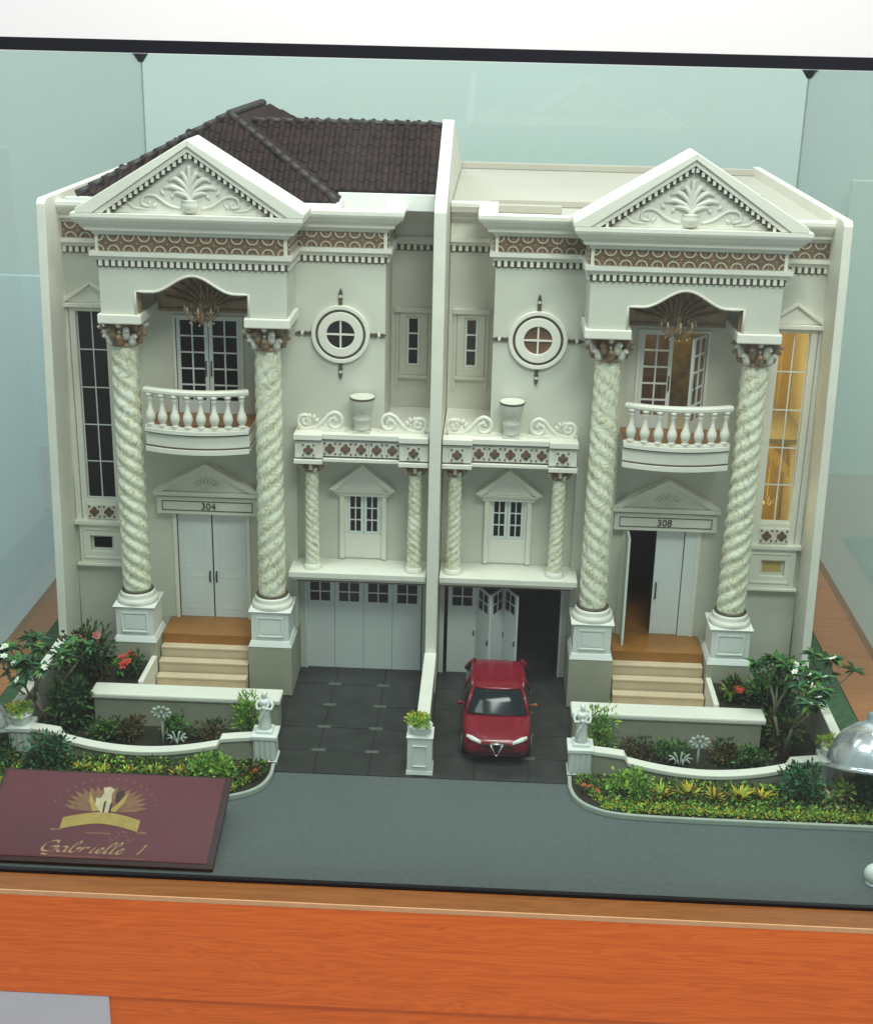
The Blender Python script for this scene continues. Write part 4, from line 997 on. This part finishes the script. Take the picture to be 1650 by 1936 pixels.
# inner garden between walls
for s in (-1, 1):
    bush('fern', (s*4.45, -4.35, .11), (.36, .3, .75), 520, .17, .05, ['lf_lime', 'lf_mid'], 'bright green leafy plant beside the statue in the %s garden' % SIDE[s], 'plant', 'plants beside the statues', 31+s, upb=.9)
    for k, (x, y, mt, tx) in enumerate(((5.35, -4.6, ['lf_dark', 'lf_brown'], 'dusky'), (6.15, -4.55, ['lf_dark', 'lf_mid'], 'dark green'), (7.45, -4.6, ['lf_brown', 'lf_dark'], 'brownish'), (8.1, -4.7, ['lf_mid', 'lf_dark'], 'mid green'))):
        bush('low_shrub', (s*x, y, .11), (.46, .32, .36), 420, .13, .06, mt, '%s low shrub before the straight garden wall of %s' % (tx, HN[s]), 'shrub', 'low shrubs in the gardens', 40+k+5*s)
def ornament(s):
    x = s*(6.45 if s < 0 else 6.75); y = -4.95
    t = thing('garden_ornament', (x, y, .1), 'pale flower shaped ornament on a slim stalk in the %s garden' % SIDE[s], 'ornament', 'garden ornaments')
    top = 1.12 if s < 0 else .92
    MB().tube([(x, y, .1), (x, y, top-.1)], .035, 8).build('stalk', 'kerb', t)
    m = MB()
    for i in range(10):
        a = 2*PI*i/10; v = Vector((math.cos(a), -.35, math.sin(a)*.7)); p = Vector((x, y, top))+v*.20
        m.tube([(x+.06*math.cos(a), y-.02, top+.04*math.sin(a)), tuple(p), tuple(p+v*.06)], [.03, .05, .02], 6)
    m.ball((x, y-.05, top), .06, 8, 6); m.build('head', 'kerb', t)
    m = MB()
    for i in range(9):
        a = 2*PI*i/9; q = .30 if s > 0 else .26
        m.tube([(x+(.34 if s < 0 else -.42), y, .15), (x+(.34 if s < 0 else -.42)+q*.6*math.cos(a), y+.1*math.sin(a), .42), (x+(.34 if s < 0 else -.42)+q*math.cos(a), y+.16*math.sin(a), .40+.10*math.sin(a))], [.015, .022, .03], 5)
    m.build('leaf_spray', 'kerb', t)
for s in (-1, 1): ornament(s)

# front bed planting
def bed_fill(s, n, mats, zlo, zhi, band, L, W, name, seed):
    r = random.Random(seed); m = MB(s); kp = [(p.x, p.y) for p in crom([(x, y, 0) for x, y in kerb_path(s)], 5)]
    for i in range(n):
        t = r.random(); x = 3.75+(11.3-3.75)*t
        yk = min((abs(px-x), py) for px, py in kp)[1]
        if x < 4.3: yk = max(yk, -5.9-1.1*max(0, (x-3.6))/.7)
        d = r.uniform(*band); y = yk+.12+d
        if y > -5.78: y = -5.78-r.random()*.1
        if y < yk+.1: continue
        m.cur = r.randrange(len(mats)); leaf_quad(m, Vector((x, y, r.uniform(zlo, zhi))), rdir(r, .8), rdir(r, 1.2), L*r.uniform(.6, 1.2), W)
    o = m.build(name, mats, fix=False); o['kind'] = 'stuff'; return o
for s in (-1, 1):
    o = bed_fill(s, 3600, ['lf_lime', 'lf_yel', 'lf_lime', 'lf_mid'], .12, .27, (0, .36), .085, .05, 'ground_cover', 61+s); tag(o, 'lime and yellow border of tiny leaves along the %s kerb' % SIDE[s], 'ground cover')
    o = bed_fill(s, 5200, ['lf_dark', 'lf_brown', 'lf_mid', 'lf_lime'], .12, .32, (.25, 1.4), .11, .06, 'ground_cover', 71+s); tag(o, 'dark low planting filling the bed behind the %s kerb' % SIDE[s], 'ground cover')
def croton(x, y, label, seed, mats=('lf_yel', 'lf_yel', 'lf_lime', 'lf_brown'), L=.42): spiky('croton', (x, y, .12), 46, L, .075, list(mats), label, 'plant', 'crotons in the front beds', seed, .85)
CR = [('first', 5.72), ('second', 6.35), ('third', 6.95), ('fourth', 7.55), ('fifth', 8.05)]
for s in (-1, 1):
    for k, (w_, x) in enumerate(CR):
        croton(s*x, -6.45+.08*math.sin(k*2), '%s yellow croton from the driveway in the %s front bed' % (w_, SIDE[s]), 80+k+10*s, L=.44 if s > 0 else .34)
    bush('shrub', (s*4.95, -6.4, .11), (.56, .40, .42), 900, .12, .075, ['lf_mid', 'lf_lime', 'lf_lime'], 'fresh green bush near the driveway end of the %s front bed' % SIDE[s], 'shrub', 'bushes in the front beds', 101+s)
    bush('shrub', (s*8.95, -6.2, .11), (.55, .45, .55), 800, .14, .08, ['lf_blue', 'lf_dark', 'lf_blue'], 'blue green bush towards the outer end of the %s front bed' % SIDE[s], 'shrub', 'bushes in the front beds', 111+s)
    bush('flower_bush', (s*3.98, -6.2, .11), (.25, .3, .22), 130, .15, .07, ['lf_brown', 'lf_mid'], 'low orange flowering plant at the driveway corner of the %s front bed' % SIDE[s], 'flower bush', 'orange flower plants', 121+s,
         ('petal_o', [(s*(3.9+.14*i), -6.35-.10*i, .36+.03*(i % 2)) for i in range(3)], .10))
bush('shrub', (9.85, -6.3, .11), (.38, .35, .42), 200, .18, .09, ['lf_lime', 'creamp', 'lf_mid'], 'variegated cream and green bush below the right corner post', 'shrub', 'bushes in the front beds', 131)
bush('shrub', (10.6, -6.25, .11), (.45, .4, .45), 240, .2, .1, ['lf_dark', 'lf_blue'], 'dark bush at the right end of the right front bed', 'shrub', 'bushes in the front beds', 132)
bush('shrub', (-10.2, -6.2, .11), (.5, .4, .35), 260, .2, .1, ['lf_dark', 'lf_mid'], 'dark bush behind the burgundy sign at the left frame edge', 'shrub', 'bushes in the front beds', 133)
# potted plants
def pot_plant(x, y, z, label, seed, bowl):
    t = bush('potted_plant', (x, y, z+bowl), (.33, .33, .13), 420, .11, .055, ['lf_lime', 'lf_lime', 'lf_yel', 'lf_lime'], label, 'potted plant', 'potted plants on posts', seed, stem=False)
    m = MB(); m.lathe(x, y, [(.18, z), (.20, z+.03), (.24, z+bowl*.6), (.29, z+bowl*.92), (.30, z+bowl), (.26, z+bowl)], 20); m.build('pot', 'white', t)
pot_plant(-.04, -5.34, 1.05, 'lime green plant in a round white pot on the centre post', 141, .22)
pot_plant(-9.91, -5.18, .78, 'lime green plant in a white bowl on the left corner post', 142, .26)
pot_plant(9.91, -5.18, .78, 'lime green plant in a white bowl on the right corner post', 143, .26)

# ------------------------------------------------------------------ silver lamp domes
def dome(x, y, z, r_, label, aim):
    t = thing('spotlight', (x, y, 0.02), label, 'spotlight', 'silver spotlights')
    q = Vector(aim).to_track_quat('Z', 'Y').to_matrix()
    def place(m): m.v = [tuple(q @ Vector(v)+Vector((x, y, z))) for v in m.v]; return m
    prof = [(r_*math.sin(PI/2*i/14), -r_*math.cos(PI/2*i/14)) for i in range(1, 15)]+[(r_*1.0, .03*r_), (r_*1.05, .05*r_), (r_*1.05, .12*r_), (r_*.96, .12*r_), (r_*.9, -.1*r_)]
    m = MB(); m.lathe(0, 0, prof, 40, lambda a, zz, k: 1+(.014*math.cos(14*a) if k < 13 else 0)); place(m).build('shell', 'silver', t)
    m = MB(); m.lathe(0, 0, [(r_*.18, -r_*1.16), (r_*.24, -r_*1.1), (r_*.24, -r_*.97)], 20); place(m).build('socket', 'silver', t)
    m = MB(); m.tube([(x, y, .02), (x, y, z+r_*.6)], .06, 8); m.lathe(x, y, [(.25, .02), (.25, .06), (.08, .09)], 16); m.build('stand', 'silver', t)
dome(10.68, -6.1, 1.05, 1.10, 'large silver spotlight dome at the right edge of the model', (-.06, -.42, -.9))
dome(-10.72, -6.0, 1.0, .80, 'silver spotlight dome at the left edge of the model', (.05, -.42, -.9))
t = thing('spotlight', (9.72, -9.2, .02), 'small white spotlight by the front glass at the lower right corner', 'spotlight', 'silver spotlights')
m = MB(); m.ball((9.98, -9.3, .24), .23, 16, 10); m.build('shell', 'white', t)
m = MB(); m.lathe(9.98, -9.3, [(.2, .012), (.2, .05), (.1, .09)], 16); m.build('stand', 'silver', t)

# ------------------------------------------------------------------ car
def car():
    cx = 1.82; t = thing('car', (cx, -2.9, .03), 'small dark red car parked nose out in the right driveway', 'car')
    # stations along y: (y, half width, hood/deck z, sill z)
    ST = [(-5.02, .46, .60, .34), (-4.97, .66, .66, .25), (-4.85, .78, .715, .21), (-4.6, .845, .775, .20), (-4.3, .87, .835, .20), (-3.95, .885, .905, .20), (-3.5, .89, .93, .20), (-2.9, .89, .935, .20), (-2.3, .89, .935, .20),
          (-1.8, .885, .935, .20), (-1.4, .87, .93, .21), (-1.05, .82, .90, .24), (-.90, .70, .84, .30), (-.86, .50, .72, .36)]
    m = MB(); m.smooth = True; vs = []; fs = []
    def sec(y, w_, zt, zs):
        half = [(0, zs), (w_*.80, zs), (w_*.955, zs+.05), (w_, zs+(zt-zs)*.38), (w_*.985, zs+(zt-zs)*.62), (w_*.945, zt-.085), (w_*.84, zt-.022), (w_*.5, zt+.012), (0, zt+.022)]
        return [(cx+a, y, b) for a, b in half]+[(cx-a, y, b) for a, b in half[-2:0:-1]]
    K = None
    for st in ST:
        q = sec(*st); K = len(q); vs += q
    for k in range(len(ST)-1):
        for i in range(K): j = (i+1) % K; fs.append((k*K+i, k*K+j, (k+1)*K+j, (k+1)*K+i))
    fs.append(tuple(range(K))); fs.append(tuple((len(ST)-1)*K+i for i in range(K)))
    m.add(vs, fs); o = m.build('body', 'red', t); md = o.modifiers.new('s', 'SUBSURF'); md.levels = 2; md.render_levels = 2
    # cabin glass
    def ringc(z, yf, yr, w_): return [(cx-w_*.86, yf, z), (cx-w_*.4, yf-.09, z), (cx+w_*.4, yf-.09, z), (cx+w_*.86, yf, z), (cx+w_, yf+.25, z), (cx+w_, (yf+yr)/2, z), (cx+w_*.98, yr-.25, z), (cx+w_*.85, yr, z), (cx+w_*.4, yr+.05, z), (cx-w_*.4, yr+.05, z), (cx-w_*.85, yr, z), (cx-w_*.98, yr-.25, z), (cx-w_, (yf+yr)/2, z), (cx-w_, yf+.25, z)]
    rings = [ringc(.88, -3.95, -1.25, .845), ringc(1.12, -3.66, -1.50, .755), ringc(1.33, -3.38, -1.80, .65)]
    m = MB(); m.smooth = True; vs = sum(rings, []); n = 14; fs = [(k*n+i, k*n+(i+1) % n, (k+1)*n+(i+1) % n, (k+1)*n+i) for k in range(2) for i in range(n)]+[tuple(2*n+i for i in range(n))]
    m.add(vs, fs); m.build('cabin_glass', 'carglass', t)
    rr = [ringc(1.325, -3.40, -1.78, .67), ringc(1.365, -3.33, -1.86, .625), ringc(1.395, -3.0, -2.15, .40)]
    m = MB(); m.smooth = True; vs = sum(rr, []); m.add(vs, fs+[tuple(range(n))]); o = m.build('car_roof', 'red', t)
    m = MB()
    for q in (-1, 1):
        m.tube([(cx+q*.775, -3.91, .90), (cx+q*.70, -3.62, 1.14), (cx+q*.61, -3.36, 1.345)], .048, 6)
        m.tube([(cx+q*.645, -3.34, 1.335), (cx+q*.665, -2.6, 1.35), (cx+q*.645, -1.85, 1.335)], .045, 6)
        m.tube([(cx+q*.83, -1.45, .92), (cx+q*.735, -1.62, 1.14), (cx+q*.625, -1.82, 1.34)], .07, 6)
        m.tube([(cx+q*.85, -2.62, .90), (cx+q*.745, -2.62, 1.16), (cx+q*.655, -2.62, 1.34)], .035, 6)
    m.build('pillar', 'red', t)
    for q in (-1, 1):
        m = MB(); m.smooth = True
        pts = [(.38, -5.01, .60), (.62, -4.94, .655), (.74, -4.845, .695), (.73, -4.79, .742), (.60, -4.85, .738), (.38, -4.97, .672)]
        P0 = [Vector((cx+q*a, b, c)) for a, b, c in pts]; off = Vector((q*.012, -.035, .03))
        vs = [tuple(p+off*.2) for p in P0]+[tuple(p+off) for p in P0]; k = len(P0)
        m.add(vs, [tuple(range(k)), tuple(range(k, 2*k))]+[(i, (i+1) % k, k+(i+1) % k, k+i) for i in range(k)]); m.build('headlight', 'lens', t)
        m = MB(); m.box(min(cx+q*.17, cx+q*.36), max(cx+q*.17, cx+q*.36), -5.045, -4.98, .555, .60); m.build('side_grille', 'blackp', t)
        m = MB(); m.box(min(cx+q*.16, cx+q*.60), max(cx+q*.16, cx+q*.60), -5.02, -4.90, .345, .40); m.build('lower_grille', 'blackp', t)
        m = MB(); m.ball((cx+q*.96, -3.52, .95), .075, 10, 7, (1.0, .55, .75)); m.tube([(cx+q*.80, -3.45, .90), (cx+q*.94, -3.50, .93)], .03, 6); m.build('mirror', 'orange' if q > 0 else 'red', t)
        for y in (-4.35, -1.65):
            m = MB(); m.lathe(0, 0, [(.22, -.10), (.29, -.09), (.31, -.05), (.31, .05), (.29, .09), (.22, .10)], 24)
            m.v = [(cx+q*.755+z_, y+x_, .335+y_) for x_, y_, z_ in m.v]; w_ = m.build('wheel', 'tyre', t)
            m = MB(); m.lathe(0, 0, [(.20, -.08), (.21, .08), (.1, .11)], 20); m.v = [(cx+q*(.755+.02)+q*z_, y+x_, .335+y_) for x_, y_, z_ in m.v]; m.build('rim', 'chrome', w_)
    tri = [(-.155, -5.075, .645), (.155, -5.075, .645), (.02, -5.10, .345), (-.02, -5.10, .345)]
    m = MB(); m.add([(cx+a, b+.02, c) for a, b, c in tri]+[(cx+a, b+.10, c) for a, b, c in tri], [(0, 1, 2, 3), (7, 6, 5, 4), (0, 4, 5, 1), (1, 5, 6, 2), (2, 6, 7, 3), (3, 7, 4, 0)])
    g = m.build('shield_grille', 'blackp', t)
    m = MB(); q = [Vector((cx+a, b, c)) for a, b, c in tri]; m.tube([q[0], q[1]], .028, 6); m.tube([q[1], q[2]], .024, 6); m.tube([q[3], q[0]], .024, 6); m.tube([q[2], q[3]], .024, 6); m.build('grille_trim', 'chrome', g)
    m = MB(); m.tube([(cx-.45, -5.03, .50), (cx-.20, -5.055, .49)], .012, 5); m.tube([(cx+.20, -5.055, .49), (cx+.45, -5.03, .50)], .012, 5)
    m.tube([(cx-.70, -3.98, .905), (cx-.3, -4.06, .935), (cx+.3, -4.06, .935), (cx+.70, -3.98, .905)], .022, 5); m.build('wiper_line', 'blackp', t)
car()

# ------------------------------------------------------------------ burgundy sign board
def plaque():
    x0, x1, yb, yf, zb, zf = -9.45, -4.22, -7.60, -10.02, .92, .10
    t = thing('sign_board', ((x0+x1)/2, -8.8, .02), 'burgundy sign board with gold emblem and script lettering lying by the front glass', 'sign')
    U = Vector((1, 0, 0)); Vv = Vector((0, yf-yb, zf-zb)); L = Vv.length; Vv.normalize(); N = Vector((0, Vv.z, -Vv.y)); N = N if N.z > 0 else -N
    def P(u, v, n=0): return Vector((x0, yb, zb))+U*(u*(x1-x0))+Vv*(v*L)+N*n
    def slab(m, u0, u1, v0, v1, n0, n1):
        c = [P(u0, v0, n0), P(u1, v0, n0), P(u1, v1, n0), P(u0, v1, n0), P(u0, v0, n1), P(u1, v0, n1), P(u1, v1, n1), P(u0, v1, n1)]
        m.add([tuple(p) for p in c], [(0, 3, 2, 1), (4, 5, 6, 7), (0, 1, 5, 4), (1, 2, 6, 5), (2, 3, 7, 6), (3, 0, 4, 7)])
    m = MB(); slab(m, 0, 1, 0, 1, -.10, 0); m.build('board', 'burgd', t, bevel=.01)
    m = MB(); slab(m, .012, .972, .02, .95, .001, .012); m.build('face', 'burg', t)
    m = MB(); m.add([(x0+.3, yb-.1, .02), (x1-.15, yb-.1, .02), (x1-.15, yf+.3, .02), (x0+.3, yf+.3, .02), tuple(P(.06, .06, -.102)), tuple(P(.97, .06, -.102)), tuple(P(.97, .88, -.102)), tuple(P(.06, .88, -.102))], [(0, 3, 2, 1), (4, 5, 6, 7), (0, 1, 5, 4), (1, 2, 6, 5), (2, 3, 7, 6), (3, 0, 4, 7)]); m.build('stand', 'burgd', t)
    def poly(m, pts, n0=.0125, n1=.018):
        k = len(pts); c = [P(u, v, n0) for u, v in pts]+[P(u, v, n1) for u, v in pts]
        m.add([tuple(p) for p in c], [tuple(range(k)), tuple(range(2*k-1, k-1, -1))]+[(i, (i+1) % k, k+(i+1) % k, k+i) for i in range(k)])
    asp = (x1-x0)/L
    def nib(m, pts, wd, ang=40, n0=.013, n1=.017, scale=(1, 1)):
        # flat calligraphic stroke in (u,v); wd in u units
        dx, dy = math.cos(R(ang))*wd/2, -math.sin(R(ang))*wd/2*asp
        vs = []; fs = []
        for u, v in pts: vs += [tuple(P(u-dx, v-dy, n1)), tuple(P(u+dx, v+dy, n1))]
        for i in range(len(pts)-1): fs.append((2*i, 2*i+1, 2*i+3, 2*i+2))
        m.add(vs, fs)
    E = MB(); m = MB()
    uc = .487
    # ribbon banner
    top = [(uc-.165+.33*i/16, .475+.075*(abs(i/8-1)**1.6)-.02) for i in range(17)]; bot = [(u, v+.125) for u, v in top]
    poly(E, top+bot[::-1], .0125, .020); em = E.build('emblem', 'gold', t)
    m = MB(); m.cur = 0
    for q in (-1, 1):
        a = (uc+q*.165, .64); poly(m, [(uc+q*.165, .655), (uc+q*.205, .645), (uc+q*.20, .675), (uc+q*.14, .655)], .0125, .016)
    for q in (-1, 1):      # feather fans
        for i in range(9):
            a = R(14+i*9.5); r0, r1 = .045, .205-.006*abs(i-3)
            c0 = (uc+q*r0*math.cos(a), .47-r0*math.sin(a)*asp*.9); c1 = (uc+q*r1*math.cos(a), .47-r1*math.sin(a)*asp*.85)
            pu, pv = -math.sin(a)*.013, -math.cos(a)*.013*asp*q
            mid = ((c0[0]*.35+c1[0]*.65), (c0[1]*.35+c1[1]*.65))
            poly(m, [c0, (mid[0]+pu*q, mid[1]+pv*q), c1, (mid[0]-pu*q, mid[1]-pv*q)], .0125, .016)
    m.build('feather_fan', 'gold2', em)
    m = MB(); 
    poly(m, [(uc-.012, .46), (uc-.045, .38), (uc-.05, .30), (uc-.03, .30), (uc-.02, .24), (uc-.03, .19), (uc-.005, .17), (uc+.022, .20), (uc+.012, .25), (uc+.02, .33), (uc+.018, .46)], .0165, .022)
    m.cur = 1
    for q_ in (-1, 1):
        poly(m, [(uc+q_*.015, .44), (uc+q_*.05, .36), (uc+q_*.085, .22), (uc+q_*.075, .34), (uc+q_*.05, .45)], .0162, .0195)
    m.build('figure', ['creamp', 'gold'], em)
    m = MB(); poly(m, [(uc+.03, .24), (uc+.055, .19), (uc+.07, .25), (uc+.045, .36), (uc+.035, .33)], .0165, .021); poly(m, [(uc-.01, .34), (uc-.002, .33), (uc+.002, .46), (uc-.006, .46)], .0222, .024); poly(m, [(uc+.018, .36), (uc+.026, .35), (uc+.03, .46), (uc+.022, .46)], .0222, .024); m.build('figure_shade', 'burgd', em)
    m = MB(); r = random.Random(3)
    for i in range(16):
        a = R(20+i*9.3); u, v = uc+.235*math.cos(a), .50-.235*math.sin(a)*asp*.88; poly(m, [(u-.006, v), (u, v-.008), (u+.006, v), (u, v+.010)], .0125, .015)
    for i in range(22): u = uc-.05+.10*i/21; poly(m, [(u-.0017, .672), (u+.0017, .672), (u+.0017, .690), (u-.0017, .690)], .0125, .015)
    for i in range(14): u = uc+.05+.14*i/13; v = .70+.05*math.sin(i*.9); poly(m, [(u-.004, v), (u, v-.01), (u+.004, v), (u, v+.01)], .0125, .015)
    m.build('sprinkle', 'gold2', em)
    # script lettering, drawn stroke by stroke
    G = {'G': ([[(.62, .80), (.50, .98), (.22, .90), (.05, .55), (.12, .12), (.40, .0), (.62, .18), (.66, .45), (.40, .42), (.75, .50), (.72, .1), (.52, -.28), (.25, -.22)]], .82),
         'a': ([[(.42, .40), (.22, .48), (.04, .25), (.10, .02), (.28, .04), (.44, .42), (.40, .10), (.48, .0), (.62, .16)]], .54),
         'b': ([[(.0, .16), (.30, .75), (.28, 1.0), (.16, .85), (.10, .20), (.18, .0), (.38, .08), (.42, .32), (.34, .42), (.58, .36)]], .50),
         'r': ([[(.0, .10), (.10, .30), (.16, .50), (.14, .25), (.10, .0)], [(.12, .20), (.22, .40), (.34, .46), (.42, .40)]], .52),
         'i': ([[(.04, .30), (.16, .46), (.10, .10), (.18, .0), (.34, .16)], [(.16, .66), (.19, .74), (.23, .82)]], .30),
         'e': ([[(.0, .14), (.28, .30), (.24, .46), (.10, .38), (.08, .08), (.22, .0), (.44, .16)]], .38),
         'l': ([[(.0, .14), (.28, .70), (.28, 1.0), (.16, .90), (.10, .12), (.18, .0), (.36, .16)]], .30),
         '1': ([[(.02, .62), (.26, .86), (.18, .0)]], .4)}
    m = MB(); xcur = .0; word = 'Gabrielle 1'; S = .0535; adv = 0
    tot = sum(G[ch][1] if ch in G else .55 for ch in word); u0 = .265; uw = .43; k = uw/tot; vb, vh = .89, .115
    for ch in word:
        if ch == ' ': xcur += .55; continue
        for stx in G[ch][0]:
            pts = [(p.x, p.y) for p in crom([(a, b, 0) for a, b in stx], 7)]
            nib(m, [(u0+k*(xcur+a+.30*b), vb-vh*b+ .0) for a, b in pts], .012, 35)
        xcur += G[ch][1]
    tag(m.build('lettering', 'gold3', t, fix=False))
    m = MB()
    for i in range(34):
        if i in (20, 21): continue
        u = .30+.40*i/33; poly(m, [(u-.0035, .925), (u+.0035, .925), (u+.0035, .937), (u-.0035, .937)], .0125, .015)
    m.build('small_print', 'gold2', t)
plaque()
